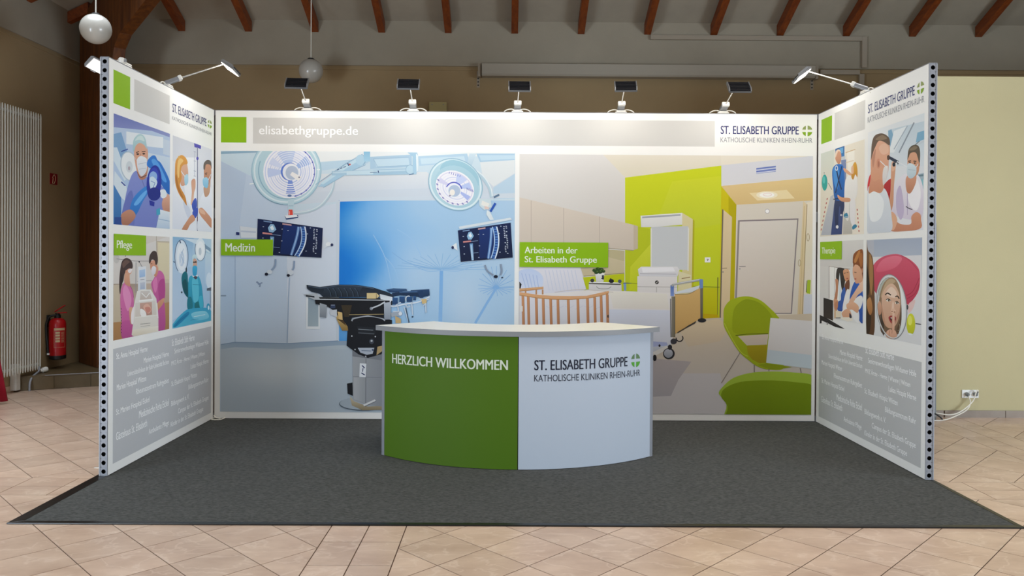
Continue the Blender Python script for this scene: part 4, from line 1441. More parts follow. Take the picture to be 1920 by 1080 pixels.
# monitors
def screen(q, tl, tr, br, bl, flip=False):
    def at(u, v):
        a = mixc(tl, tr, u); b = mixc(bl, br, u)
        return mixc(a, b, v)
    e = 0.045
    q.P('#dde3e8', [at(-e, -0.10), at(1 + e, -0.10), at(1 + e, 1.10), at(-e, 1.10)], '#e6eaee')
    q.L('#b7c4d2', 0.8, [at(-e, 1.10), at(1 + e, 1.10)])
    q.P('#0e1f4c', [at(0, 0), at(1, 0), at(1, 1), at(0, 1)], '#0b1838')
    q.P('#14306e', [at(0.40, 0.05), at(0.75, 0.05), at(0.70, 0.95), at(0.36, 0.95)], '#10285c')
    # skull and neck
    q.P('#8fb8d8', [at(0.16, 0.22), at(0.20, 0.10), at(0.25, 0.10), at(0.29, 0.24), at(0.24, 0.34), at(0.18, 0.33)]); q.P('#e4eef4', [at(0.19, 0.2), at(0.23, 0.13), at(0.26, 0.24), at(0.22, 0.28)])
    q.P('#6f9cc8', [at(0.20, 0.46), at(0.26, 0.46), at(0.25, 0.98), at(0.21, 0.98)], '#9fc0dc'); q.P('#b6d0e4', [at(0.215, 0.5), at(0.235, 0.5), at(0.235, 0.9), at(0.215, 0.9)])
    q.P('#d08a86', [at(0.08, 0.36), at(0.23, 0.37), at(0.23, 0.41), at(0.08, 0.41)]); q.P('#c9a0a0', [at(0.38, 0.03), at(0.52, 0.03), at(0.52, 0.07), at(0.38, 0.07)])
    q.P('#7f9cc4', [at(0.09, 0.03), at(0.22, 0.03), at(0.22, 0.06), at(0.09, 0.06)])
    q.L('#8fa8cc', 0.7, [at(0.23, 0.40), at(0.36, 0.40)]); q.L('#8fa8cc', 0.7, [at(0.22, 0.76), at(0.35, 0.76)])
    # spine
    L1 = [at(0.60 + 0.03 * math.sin(1.2 + t * 2.6) - 0.05 * t, 0.07 + 0.9 * t) for t in [i / 10 for i in range(11)]]
    sp = [at(0.655 + 0.075 * math.sin(0.5 + t * 2.1) - 0.075 * t * t, 0.05 + 0.93 * t) for t in [i / 12 for i in range(13)]]
    q.L('#5c86c0', 5.0, L1); q.L('#a9c8e4', 1.4, L1)
    q.L('#4f7fc0', 9.5, sp)
    q.L('#dfeaf4', 2.2, [(x + 4.0, y) for x, y in sp]); q.L('#b9d2ea', 1.6, [(x - 4.0, y) for x, y in sp])
    for i in range(12):
        x, y = mixc(sp[i], sp[i + 1], 0.5)
        q.P('#1c3f86', [(x - 2.6, y - 1.3), (x + 2.2, y - 1.3), (x + 2.2, y + 1.0), (x - 2.6, y + 1.0)])
    rnd = random.Random(3)
    for i in range(17):
        v = 0.07 + i * 0.052
        for uu in (0.855, 0.895):
            if rnd.random() < 0.8:
                a = at(uu + rnd.random() * 0.01, v)
                q.P('#d6deea', [(a[0], a[1]), (a[0] + 2.4, a[1] + 0.3), (a[0] + 2.4, a[1] + 1.6), (a[0], a[1] + 1.3)])
    for u, v in ((0.08, 0.2), (0.08, 0.52), (0.07, 0.75), (0.37, 0.2), (0.46, 0.22), (0.37, 0.55), (0.34, 0.9), (0.76, 0.25), (0.75, 0.8), (0.8, 0.05)):
        a = at(u, v); q.P('#c3cfe0', [(a[0], a[1]), (a[0] + 2.4, a[1]), (a[0] + 2.4, a[1] + 1.2), (a[0], a[1] + 1.2)])
p.P('#dbe1e6', '450,424 482,428 482,446 452,446'); p.P('#bfcad8', '452,432 480,434 480,437 452,435'); p.P('#1e2c66', '443,435 449,435.5 449,441 443,440.5')
p.P('#d5dde4', '606,442 614,448 618,456 612,464 606,468'); p.E('#e8ecee', 616, 458, 5, 4); p.E('#1b2654', 622.5, 459.2, 2.6, 2.8)
screen(p, (483.5, 410), (605.5, 427.5), (603, 483.5), (481.5, 477))
p.L('#8ea2bd', 3.2, '517,486 516,498 509,507', True); p.E('#d6dde4', 506, 510, 5, 4); p.E('#15182a', 499.8, 514, 3.2, 2.8)
p.L('#8ea2bd', 3.2, '552,489 551,502 547,508', True); p.E('#d6dde4', 545, 511, 6, 5); p.E('#15182a', 541, 516.4, 3, 2.6)
p.P('#e4e8ea', '856,455 846,462 858,470'); p.E('#1b2654', 848.8, 464, 2.4, 2.8)
p.P('#d7e0e6', '860,425 957,408 960,412 862,430')
screen(p, (858.5, 432), (957.5, 417.5), (961.5, 483), (864, 491))
p.L('#8795aa', 3, '909,497 914,508 925,516', True); p.E('#151a2c', 929.5, 518.6, 3.8, 3); p.L('#8795aa', 3.2, '939,495 940.5,508 938,516', True); p.E('#26304a', 941.5, 520.4, 2.2, 1.2)
# operating table
p.E('#59646e', 681, 757, 45, 13); p.E('#aab6c0', 681, 756, 43.5, 12); p.P('#d2c4a6', '656,742 664,752 690,762 725,760 725,768 680,769 660,760', '#8a7c60')
p.P('#a9adb2', '661,655 720,665 720,762 690,760 662,750', '#8c9096', 'h'); p.P('#7d8188', '661,655 720,665 720,676 661,668'); p.P('#b6b9bd', '664,705 685,708 685,755 664,748', '#9da1a6', 'h')
p.L('#6d7178', 1.2, '686.5,672 686,758'); p.L('#7d8188', 1, '662,706 720,708')
p.P('#e9edf2', '675,681 687,681.5 686,707 674,706.5'); p.L('#2b3a66', 2, '679,685 684,690'); p.L('#2b3a66', 2, '678,699 684,703'); p.L('#2b3a66', 1.5, '681,690 680,697')
p.P('#15161c', '651,719 661,717 662,742 652,738'); p.L('#dfe0e0', 3.6, '682,760 704,750'); p.L('#55585e', 1, '684,762 705,752')
p.P('#0d0f16', '653,600 662,596 690,590 720,597 735,600 735,650 715,664 690,671 672,664 650,648', '#10131c')
p.L('#a9aeb6', 2.6, '660,602 664,597 690,592.5 714,596 722,601', True)
p.P('#1c2027', '670,612 704,614 704,626 672,624'); p.L('#5a6068', 1.4, '672,624 702,626'); p.L('#8d949c', 1, '672,617 700,619')
p.P('#b6bfcc', '671,652 702,652 699,663 688,665 676,661'); p.L('#5a6a86', 1.4, '678,657 696,658'); p.E('#3a4a6e', 699, 656, 1.8)
for x, y in ((660, 630), (704, 631), (666, 655), (712, 612), (686, 668)):
    p.E('#d6dae0', x, y, 1.3, n=8)
p.E('#3e4450', 697, 640, 4.5, 5); p.E('#b9c0c8', 697, 639, 2, n=10); p.P('#b9a070', '708,650 717,648 717,658 706,666')
p.P('#0e1016', '590,557 735,559 735,575 720,578 720,597 690,591 660,596 655,612 648,620 640,605 630,585 615,575 592,570')
p.P('#c6a567', '630,590 640,596 652,612 653,620 642,620 632,600', '#8d7038'); p.P('#d9b87a', '633,584 642,586 643,606 636,602'); p.P('#4a3518', '632,598 650,611 644,600')
p.P('#a6adb4', '600,568 613,572 612,596 600,594', '#7c838c'); p.P('#c9ced4', '618,582 632,580 632,594 620,590'); p.P('#2e3d5c', '620,571 629,571 629,578 620,578'); p.L('#b4bcc8', 0.8, '621,572 628,572')
p.P('#3a2f1c', '640,572 660,572 655,594 646,594'); p.L('#9c8a60', 1.2, '655,590 720,589'); p.E('#888f98', 696.5, 578.5, 3); p.L('#c9cdd2', 2.6, '697,578 712,572 722,566')
p.L('#c2c7cc', 1.6, '592,561 735,563'); p.L('#6e747c', 1.4, '572,553 600,557'); p.P('#b9bfc4', '570,551 594,550 600,560 590,562 576,556'); p.P('#17191f', '574,553 590,555 590,558 574,556')
p.P('#17202c', '575,534 600,538 635,533.5 668,534 700,539 725,547 738,553 738,558 606,557 600,551 584,547 576,541', '#232f3e')
p.P('#2c3a4a', '608,539 650,535 680,538 672,552 660,556 640,557 606,557', '#1a232f')
for x in (614, 624, 634, 645, 656, 665):
    p.L('#425264', 1.3, [(x, 540), (x + 5, 546), (x + 7, 556)], True); p.L('#0e141c', 1.4, [(x + 3, 541), (x + 7, 548), (x + 9, 556)], True)
p.L('#4c5c70', 1.2, '578,536 602,540 636,535 668,536 702,541', True)
p.P('#d8c18c', '688,549 706,549 712,555 706,560 688,560'); p.L('#2a2c30', 1, '688,549 706,549 706,560'); p.P('#cfd5dc', '712,551 736,557 736,564 714,561', '#e6eaee')
p.P('#1f3f66', '724,543 738,540.5 762,541.5 764,545 740,548 730,548'); p.P('#3b5a80', '726,543 740,541 761,542 763,544 740,545')
p.P('#26456c', '770,544 805,542 806,554 794,557 792,547 770,547', '#1a3454'); p.P('#17304e', '735,549 750,547 783,547 788,558 780,556 750,554 737,556'); p.P('#3f6088', '748,546.5 782,545.5 784,548 750,549'); p.P('#1c3a60', '783,547 793,545 794,558 788,559')
for x0, x1, y0, y1 in ((736, 746, 558, 571), (749, 759, 556, 568), (763, 773, 556, 566), (775, 780, 555, 563)):
    p.P('#2c5688', [(x0, y0), (x1, y0), (x1, y1), (x0, y1)], '#1d3e66')
p.L('#e2e8ee', 2.2, '733,558 734,574 760,570 785,566 806,556', True); p.RG('#dfe6ee', 766, 561, 5, 6, 1.6, 0, 150, 300)
for q in ('733,573 740,574 746,570', '747,569 752,567', '760,569 764,576 770,574', '785,560 800,562 806,560', '790,562 798,568 794,574', '772,566 774,590', '758,576 766,603', '798,566 799,586', '737,584 752,584', '746,572 748,590'):
    p.L('#c9d4e0', 2.2, q)
p.P('#b4bcc6', '720,568 733,566 733,599 721,599', '#8b94a0'); p.P('#a5aeb9', '733,586 750,584 752,592 734,594'); p.E('#dfe4ea', 751, 588, 3.4); p.P('#c9ab78', '741,592 752,598 752,606 742,606'); p.L('#23384e', 1.4, '761,577 767,606'); p.E('#2b3e58', 773.5, 594, 1.6); p.P('#d5b880', '790,561 800,560 800,568 792,570')
theatre = p.build('theatre_picture', wall_b)
theatre['label'] = 'large print of a blue operating theatre with surgical lamps'
tg = field(PB, 'caption_tag', (415, 448.5), (512.3, 479.5), GREEN, wall_b, d0=0.0085)
text(PB, 'Medizin', (423.5, 456), (478.5, 472), '#eef3e0', tg, bold=0.02, d=0.0089)

# ------------------------------------------------------------------ picture: patient room
p = Print(PB, (974.3, 289), (1520.5, 777.5))
p.BG('#dedcdc', '#e8e4da', '#d8d4d2', '#d6d2d0')
p.P('#dedbd8', '974,289 1172,289 1172,420 974,372', '#d5d0ca'); p.P('#e3dccd', '1130,289 1360,289 1352,311 1172,333', '#e0d9c4')
p.P('#cdd61e', '1172,333 1352.5,310.5 1352.5,610 1172,610', '#c2cf2a'); p.P('#d3da2e', '1222,440 1260,340 1352,330 1352,420', '#c6d234'); p.P('#bac622', '1172,420 1222,430 1222,505 1172,560', '#bfca1c')
p.P('#d0d83c', '1182,500 1222,455 1222,505 1195,540 1180,545', '#c6d01e')
p.P('#d8ccbe', '974,370 1054,389 1188,421.6 1188,469 1120,463 974,455', '#cfc2b4')
for x, y0, y1 in ((996, 376, 456), (1057, 390, 459), (1124, 406, 464)):
    p.L('#bfb1a4', 1.3, [(x, y0), (x, y1)])
p.P('#c6b8a0', '1188,421.6 1196,424 1196,466 1188,469'); p.L('#a39a80', 1.4, '1120,464 1188,469.5')
p.P('#cfc2a4', '1088,466 1171,470 1171,514 1094,518 1088,500', '#c9bb98'); p.P('#bfb48e', '1140,468 1171,470 1171,490 1140,482'); p.L('#8f8660', 1.2, '1094,518 1171,512')
p.P('#c2cb14', '1092,520 1171,513 1171,560 1098,560', '#b4bf10'); p.L('#7d8420', 1, '1171,530 1195,532')
# soffit, corridor ceiling, walls, doors
p.P('#d3d4dc', '1352.5,309 1524,290 1524,333 1352.5,348.7', '#dcdce0'); p.P('#e6dfd0', '1352,289 1524,289 1524,292 1352.5,310')
p.P('#8f9cc8', '1418,315 1454.7,310.6 1454.7,322 1418,326')
for k in range(4):
    p.L('#4a62b4' if k % 2 == 0 else '#dfe2ee', 1.1, [(1418, 316.6 + 2.6 * k), (1454.7, 312.2 + 2.6 * k)])
p.P('#e6cb92', '1352.5,348.7 1524,333 1524,377 1380.8,384', '#dcbf86'); p.P('#efdcae', '1405,362 1475,356 1490,372 1420,376')
p.E('#f6ecd0', 1438, 365.6, 20, 7); p.E('#fffdf6', 1438, 365.6, 14, 5); p.RG('#f2d9d0', 1439, 365, 8, 2.6, 1)
p.P('#d2c412', '1352.5,349 1380.8,384 1377,600 1348,600', '#cbbf08'); p.P('#bcae06', '1366,368 1380.8,384 1377,600 1366,600')
p.P('#6e6458', '1354,392 1357,394 1352,600 1349,600'); p.P('#e0cca4', '1356.5,393.5 1372.5,407 1367.5,600 1351.5,600', '#d6bf98'); p.L('#8f7f60', 1.4, '1354,503 1363,502.6'); p.E('#8a8480', 1355.5, 510, 1.4)
p.P('#ddd5c8', '1380.8,384 1505,377 1524,376 1524,610 1376,610', '#d8cfc0'); p.E('#f8f7f6', 1438.6, 396, 3.4); p.RG('#b4b0b4', 1438.6, 396, 4, 4, 0.9)
p.P('#877d80', '1383.6,413 1497,409.5 1484.6,588.5 1377,588.5'); p.P('#ddd6cd', '1386,415.6 1494.6,412 1482.6,586.6 1380,586.6', '#d4c6b8'); p.P('#938a88', '1383.6,413 1387,413 1380.5,588 1377,588')
p.L('#7f7a78', 1.4, '1386,499.8 1398,499.5'); p.E('#aaa5a2', 1387, 504, 1.6)
p.P('#e3d0aa', '1506,376 1514,385 1504,610 1494,610', '#d6bf94'); p.P('#eadfc8', '1513,380 1524,376 1524,610 1506,610', '#dfd6c8'); p.L('#9c8660', 1.2, '1513,383 1504,600'); p.L('#c9b184', 1.0, '1508,386 1499,600')
p.RG('#b09a70', 1515, 445, 2.4, 7, 1.0); p.RG('#b09a70', 1499, 493, 2.2, 6, 1.0); p.P('#a8bf2c', '1514,525 1520,525 1519,551 1512,550'); p.L('#4a4a40', 1.2, '1513,526 1511.5,548')
p.P('#d0d3da', '1508,552 1524,552 1524,605 1506,602')
p.P('#f0efee', '1321.5,482.6 1332,482.6 1332,492 1321.5,492'); p.L('#3a3a3c', 1.5, '1325,486 1328,486 1326,489')
p.L('#7d8418', 1.4, '1294,537 1349,538.6'); p.L('#5e5a30', 1.6, '1346,520 1345,600'); p.P('#c6c412', '1318,540 1345,540 1345,590 1318,588', '#c0bb04'); p.P('#c2a800', '1318,588 1346,590 1350,602 1318,599')
# changing unit
p.P('#dcd2a4', '1279,399 1299,411 1297,548 1279,548', '#d8cc90'); p.P('#b6b024', '1299,411 1302,414 1300,540 1297,540')
p.P('#c6cacd', '1221,425 1291,424 1291,506 1221,506', '#cfd2d4'); p.L('#e4e2d8', 2.4, '1221,428 1221,503'); p.L('#e4e2d8', 2.4, '1291,426 1290,508'); p.P('#dcd2a4', '1281,420 1297,416 1293,432 1290,424')
p.P('#e9e9e6', '1201,404.5 1279,399 1279,421.5 1222,426 1202,426', '#dcdcda'); p.P('#a9adb4', '1204,406 1276,401.5 1276,404.5 1204,409.5')
p.P('#e6e4e4', '1196,505 1202,500 1270,500 1274,506 1270,519 1198,518', '#d6d5da'); p.P('#f0eff2', '1203,502 1262,501 1266,509 1205,511'); p.L('#b0aeb6', 1.2, '1200,513 1268,514')
p.P('#e4e0de', '1195,518 1270,519 1270,570 1195,566', '#dcd6d2'); p.L('#a8a39c', 1.0, '1195,537.5 1270,538.5'); p.L('#a8a39c', 1.0, '1231,538 1231,552'); p.L('#b6b0aa', 0.9, '1195,549 1270,550'); p.E('#3c3a38', 1231.5, 529.4, 3.6); p.L('#c9c4be', 1.0, '1229.5,531 1233.5,528')
p.P('#e2dab4', '1272,508 1296,516 1296,560 1271,556', '#d8cc9a'); p.L('#8c6a3c', 1.4, '1278,522.5 1294,519.5')
# bedside table, plant
p.P('#dcd9d8', '1104,531 1165,533 1166,552 1104,548', '#cfccca'); p.P('#5c5a56', '1104,530 1164,532 1164,534.5 1104,532.5'); p.L('#9a9894', 1.2, '1118,537 1124,541 1140,541 1146,537', True); p.P('#f0f0ec', '1106,528 1162,530 1164,532 1104,530')
p.P('#7f9cc8', '1169,530 1174,530 1174,545 1170,545'); p.L('#44506a', 1.2, '1168,531 1184,531'); p.E('#3d3c40', 1110.5, 526, 3.6); p.E('#4a5266', 1162, 527.5, 3.4)
p.P('#e8e8e4', '1116,512 1133.5,512 1131.5,529 1118,529', '#d0d0cc'); p.S('#3a3c48', '1128,517 1132,516 1132,524 1127,522 1129,520')
for x, y, r in ((1115, 507, 4.5), (1121, 505, 5), (1127, 506, 5), (1131, 508.5, 4), (1118, 511, 4), (1125, 510, 4.4)):
    p.E('#2f4a22', x, y, r, r * 0.75)
for x, y in ((1116, 505), (1122, 503), (1128, 505), (1132, 507), (1120, 509), (1126, 508)):
    p.E('#5d7a34', x, y, 1.8, 1.1, 30, n=8)
p.E('#1e1e22', 1146.3, 527, 4.8, 3.8); p.E('#2a2a2e', 1145, 523.6, 1.8)
# floor
p.P('#cfc0a8', '1258,600 1524,588 1524,778 1224,778 1224,620', '#c3bfbf'); p.P('#d8c4a2', '1270,612 1345,598 1370,610 1350,640 1290,650', '#cdbda6'); p.P('#c8c4c6', '1224,700 1350,700 1370,778 1224,778')
p.P('#b3abac', '1224,672 1296,678 1272,712 1258,742 1224,744', '#aaa6ac')
# bed
p.P('#e3e1e8', '974,503 1088,503 1099,542 1060,552 1000,556 974,552', '#d9d8e2'); p.S('#c3d2ee', '974,508 1000,505 1018,520 1012,545 984,545 974,530', '#d5dcee')
for k in range(9):
    p.L('#c9cfe2', 0.9, [(1022 + 7 * k, 506), (1030 + 7 * k, 545)])
for k in range(5):
    p.L('#a9bde4', 1.2, [(978 + 7 * k, 512 + k), (986 + 6 * k, 540)])
p.P('#1e1c1e', '974,528 978,533 976,541 974,542')
p.P('#e8e2de', '1000,552 1060,548 1100,544 1142,545 1258,549 1262,640 1224,645 974,640', '#dcdade'); p.P('#e9e4d8', '1142,546 1250,551 1255,580 1150,578', '#e2dcd4'); p.P('#d6dae8', '1142,580 1256,582 1258,648 1142,648', '#cfd2de')
p.P('#e2dfe4', '974,552 1010,556 1140,553 1140,612 974,612', '#d9d8de'); p.L('#c9bfb8', 1.0, '1040,548 1090,543 1150,548', True)
for k in range(6):
    p.L('#cfd0da', 0.9, [(1024 + 18 * k, 574 + (k % 2) * 6), (1032 + 18 * k, 577), (1040 + 18 * k, 573)], True)
# cot rail of beech wood
p.P('#d9a878', '974,541 1019,537.5 1019,541.5 974,546'); p.P('#b98456', '974,545 1019,541 1019,542 974,547')
for x in (984, 1004, 1016):
    p.P('#c08c60', [(x, 543), (x + 3, 543), (x + 3, 552), (x, 552)])
for x, y in ((980, 556), (990, 557), (1005, 559), (1018, 560), (1032, 561), (1045.5, 561.5), (1065, 562), (1083, 561), (1101, 559.5), (1114.5, 558), (1126.5, 555), (1138, 553)):
    p.P('#cf9468', [(x - 2.2, y - 2), (x + 2.6, y - 2), (x + 4.0, 612), (x - 0.8, 612)], '#b87f58'); p.L('#a9734c', 1.0, [(x + 2.4, y), (x + 3.8, 612)])
p.P('#dda878', '974,547.5 1010,553 1035,554.5 1070,555 1100,554.5 1125,549 1141.5,545.5 1141.5,549.5 1125,555 1100,559.5 1070,561.5 1035,561 1010,559 974,553.5'); p.L('#b5824f', 1.1, '974,553.5 1010,559 1035,561 1070,561.5 1100,559.5 1125,555 1141.5,549.5')
p.P('#e6e2de', '974,573 980,574 980,584 974,584'); p.E('#4a3b30', 1140, 593, 1.6, 3)
# foot board
p.P('#d4ae6e', '1265,551.5 1290,551 1306,544 1313,537 1313,596 1303,604 1266,626', '#cba364'); p.L('#8a7a58', 1.0, '1265,551.5 1280,552 1297,549 1313,537', True)
p.P('#d5dbe0', '1265,548 1312,535 1310,541 1297,548 1266,551')
p.P('#7d7868', '1312.5,526 1318,526 1317.6,597 1313,597', '#5d584a'); p.P('#8a8474', '1259,556 1266,556 1266,632 1259,632', '#6d6656', 'h'); p.P('#4f6fb4', '1257,535 1263.5,534 1263.5,555 1257,555', '#7f98d0')
p.L('#a8a9a6', 4.2, '1259,536 1264,533 1313,524.5 1317,526'); p.L('#d9dadb', 1.2, '1262,532.6 1312,523.6'); p.P('#6f8ec4', '1311,524 1318,523.5 1318,540 1312,541')
p.L('#4c4436', 2.4, '1270,624 1305,603'); p.L('#2c2a28', 1.4, '1257,560 1258,632')
p.E('#26262a', 1316, 600.6, 8, 4); p.L('#3a3836', 3, '1288,613 1303,605')
p.P('#cdd3de', '1224,640 1238,641 1254,644 1252,652 1224,664', '#b4bac6'); p.P('#a6b0d8', '1224,640 1250,642 1252,648 1224,650'); p.P('#d6d4d2', '1224,660 1250,648 1254,654 1226,668'); p.E('#1e1e2a', 1236.5, 648, 2, 2.4)
p.E('#2c2c30', 1254, 663, 11, 10.5); p.E('#b9bcc6', 1253, 662.5, 8.4, 8.2, c2='#8f94a0'); p.E('#26262c', 1256, 651, 4, 5); p.E('#3a3a40', 1263, 640, 6, 5.4); p.RG('#1e1e22', 1274, 634, 6.4, 6, 2.0, 0, -40, 190); p.E('#1a1a1e', 1227.5, 671, 3.6, 6)
# green chairs and white table
p.S('#a5b41a', '1356.5,596 1358,577 1371,562 1398,555.5 1424,562 1446,580 1458,593 1460,600 1452,640 1470,688 1442,693 1420,687 1403,675 1386,660 1369,634 1357.5,612', '#9cac14')
p.S('#8d9d0e', '1377,624 1373,605 1376,580 1388,566 1402,561 1424,568 1442,585 1448,600 1442,626 1410,627', '#98a60c')
p.P('#d2c2b0', '1383.5,630 1440.5,626.5 1438,646 1400,647.5', '#c9bcae'); p.L('#5f6806', 1.6, '1379,629 1400,626.5 1440,625.5')
p.P('#a89b10', '1400,648.5 1438,646 1437,680 1424,681 1410,674 1402,664', '#968a0a'); p.P('#8b9a0c', '1420,684 1437,681 1485,688 1460,692.5 1441,692')
p.L('#b9c63c', 1.6, '1358,606 1372,634 1389,660 1402,668', True)
p.L('#8a8078', 2.4, '1387,661 1352,718'); p.L('#c9c2ba', 0.9, '1386,661 1351,718'); p.L('#7d766c', 2.2, '1414,684 1414,698'); p.L('#7d766c', 1.8, '1441.5,692 1441.5,696'); p.L('#8a8078', 2.0, '1500,690 1503,704')
p.P('#dcd8d6', '1444.5,596 1524,602 1524,692 1436.3,680', '#d6d3d2'); p.P('#c2cfd8', '1439,655.5 1524,666 1524,692 1436.3,680', '#c9d6dc')
p.S('#a3bf3c', '1347.5,736 1356,724 1374,709 1402,700 1437,696.5 1484,698 1530,708 1545,760 1530,800 1370,800 1362,759 1352,744', '#93b02c')
p.S('#7e9608', '1352,743 1359,728 1388,716 1436,713 1486,716 1530,727 1540,780 1530,800 1372,800 1364,762', '#6d8400')
room = p.build('patient_room_picture', wall_b)
room['label'] = 'large print of a patient room with bed, green wall and green chairs'
tg = field(PB, 'caption_tag', (974.3, 454), (1140, 501.5), GREEN, wall_b, d0=0.0078)
text(PB, 'Arbeiten in der', (984, 462.5), (1082.5, 475.5), '#f0f5e2', tg, bold=0.018, d=0.0082)
text(PB, 'St. Elisabeth Gruppe', (984, 480), (1118.5, 496.5), '#f0f5e2', tg, bold=0.018, d=0.0082)

# ------------------------------------------------------------------ small pictures on the left wall
SK, SKD, SKL = '#d9a283', '#b87b5e', '#ecc3a6'
# surgeon with a camera instrument
p = Print(PL, (105, 357), (438, 1046), LZ1)
p.BG('#8f9ccc', '#9aa6d8', '#b8cbe6', '#7fa8d8')
p.P('#6d78b8', '105,357 438,475 438,500 330,460 105,440', '#8f98c8'); p.P('#b9cbe2', '105,440 330,462 438,500 438,1046 105,1022', '#a9c4e4')
p.P('#e6ecf0', '180,465 400,500 400,565 180,540'); p.P('#d0dde8', '300,590 438,620 438,800 300,780', '#b4cbe4'); p.P('#c9d6e4', '400,510 438,520 438,610 400,600')
p.P('#7fa6cc', '105,480 150,470 190,600 180,700 150,640 105,620'); p.P('#d3e2ec', '105,560 125,560 190,740 170,760 105,640'); p.P('#4d86c0', '105,770 150,830 150,1022 105,1020', '#2f6aa8'); p.P('#d6e2ea', '110,700 180,790 200,900 150,860 105,780')
p.E('#e9edee', 198, 672, 50, 86, -8); p.RG('#b4c4d2', 198, 672, 50, 86, 6, -8); p.E('#d3dade', 198, 676, 20, 34); p.E('#b7a9b0', 197, 685, 7, 12); p.L('#2f4a9c', 6, '150,585 190,570'); p.L('#2f4a9c', 7, '150,765 175,790')
p.S('#8894d2', '215,720 260,702 330,760 400,800 420,900 420,1046 150,1046 160,960 180,830', '#7480c4'); p.S('#6a76bc', '165,900 215,820 225,1046 150,1046'); p.L('#6672b4', 4, '262,720 290,800 320,860', True)
p.S(SK, '240,690 262,750 300,735 306,640 240,640', SKD); p.L('#3a3040', 4, '245,705 265,738 300,725', True)
p.S('#e0aa8e', '226,590 234,540 262,524 292,536 308,580 308,640 296,700 268,736 244,700 232,650', '#d69c80')
p.S('#b9d6d8', '220,580 222,520 246,486 272,482 294,510 302,570 286,546 258,534 236,552 228,580', '#a4c6cc'); p.S('#d2e4e2', '232,520 252,494 276,494 288,524 258,514')
p.L('#4a3428', 5, '238,592 256,584'); p.L('#4a3428', 5, '272,586 294,584'); p.E('#3c2a28', 248, 600, 8, 5); p.E('#3c2a28', 284, 598, 8, 5); p.L('#c48a70', 5, '264,598 262,624')
p.S('#e9ebee', '242,640 262,612 292,620 304,640 300,700 272,732 252,704', '#d3d8e0'); p.L('#b9c0cc', 3, '250,660 300,650'); p.L('#b9c0cc', 3, '256,690 298,684'); p.L('#c9d0da', 2, '242,640 230,620'); p.L('#c9d0da', 2, '302,640 310,615')
p.S('#2f7cd2', '306,640 330,612 352,610 366,636 390,660 438,760 438,840 400,800 360,720 330,690 304,670', '#1f66bc'); p.S('#58a0e6', '330,640 350,630 380,670 420,760 400,760 360,700')
p.S('#3a8ad8', '202,920 230,850 300,790 316,820 280,880 240,960 214,965', '#2c74c4'); p.S('#6ab0ec', '225,900 260,850 300,815 296,840 250,900')
p.S('#c88f74', '150,960 204,930 236,970 190,1024 156,1020', '#a46a52'); p.S('#e0ac92', '392,890 410,846 438,850 438,966 416,960 398,930', '#b87f66'); p.S('#e8eef2', '376,820 410,812 420,850 392,862')
p.E('#1f2f9c', 345, 772, 44, 106, 4); p.E('#2f44b8', 343, 740, 30, 60, 4); p.E('#8fb4e4', 340, 735, 24, 32); p.S('#cfe2ee', '318,745 340,735 364,765 352,800 334,822 320,790'); p.L('#5a7cc0', 4, '326,760 350,772 340,800'); p.E('#1a2a86', 346, 838, 38, 40, 4); p.P('#23309a', '316,875 348,885 346,912 320,905')
p.P('#e4ecf0', '380,930 438,945 438,1046 358,1040', '#b9cce0'); p.P('#46a4c4', '358,930 380,920 382,960 360,965'); p.L('#8fb0cc', 4, '365,985 438,1000'); p.P('#2c4c92', '110,975 150,975 150,1022 110,1020')
p.build('surgeon_picture', wall_l)['label'] = 'print of a masked surgeon in blue holding an instrument'
# two carers at a drip stand
p = Print(PL, (457, 488), (688, 1065), LZ1)
p.BG('#e3e4e8', '#dfe0e6', '#eef0f3', '#e6e8ee')
p.P('#d3d5dc', '457,488 600,540 600,700 457,640', '#e0e2e8'); p.P('#f2f3f5', '500,620 600,620 600,1000 540,900', '#f4f5f7')
p.P('#5a54b4', '584,534 626,546 624,570 586,558'); p.L('#8d90a4', 6, '604,560 604,1062'); p.E('#5a54b4', 604, 626, 7, 10); p.L('#b4b6c8', 3, '588,585 588,730')
for y in (585, 640, 700, 730):
    p.L('#9a9cb0', 3, [(582, y), (594, y + 3)])
p.S('#f0f1f4', '457,800 500,790 545,880 570,930 572,1000 520,1052 457,1048', '#dfe3ec'); p.S('#d3d9e6', '520,880 560,930 556,990 530,940')
p.S('#e6b89a', '505,655 535,640 548,700 545,760 520,790 502,770', '#d8a284'); p.S('#bfe0ec', '526,735 546,720 548,770 530,785', '#9fccdf'); p.L('#e4eef2', 4, '505,700 530,735')
p.S('#e3a24c', '470,690 476,636 506,606 534,622 545,656 520,665 506,690 510,740 500,790 530,850 540,905 522,880 490,830 472,770', '#d08a38'); p.S('#f2c87c', '486,650 500,625 520,640 500,670 494,740 484,720'); p.S('#b9762c', '478,720 492,790 520,860 500,840 474,770'); p.P('#e4b264', '490,610 500,616 494,632 486,626')
p.S(SK, '568,760 590,750 592,800 584,830 578,890 564,900 570,830', SKL)
p.S('#4f66c4', '570,900 590,862 600,880 598,925 580,940', '#3a50ac'); p.S('#4058b8', '574,945 604,920 604,960 586,985'); p.S('#dba17e', '510,1052 540,1000 572,960 590,990 560,1020 540,1054', '#c08664')
p.S('#f3f4f6', '620,870 650,820 688,810 688,1065 610,1062 606,980', '#e0e3ea'); p.S('#d9b090', '640,800 660,790 680,740 676,830 650,855', '#c59878')
p.S('#d49c7a', '642,690 650,660 680,650 686,700 682,750 664,790 646,770', '#c48a68'); p.S('#6d6258', '640,690 642,655 662,635 684,645 688,690 680,665 655,662 648,690'); p.L('#4a3a30', 4, '648,716 662,712'); p.E('#8a5c44', 655, 722, 5, 4); p.S('#a9d6ea', '636,750 658,738 670,760 662,802 640,790', '#82c0dc'); p.L('#e8eef2', 3, '668,755 684,720')
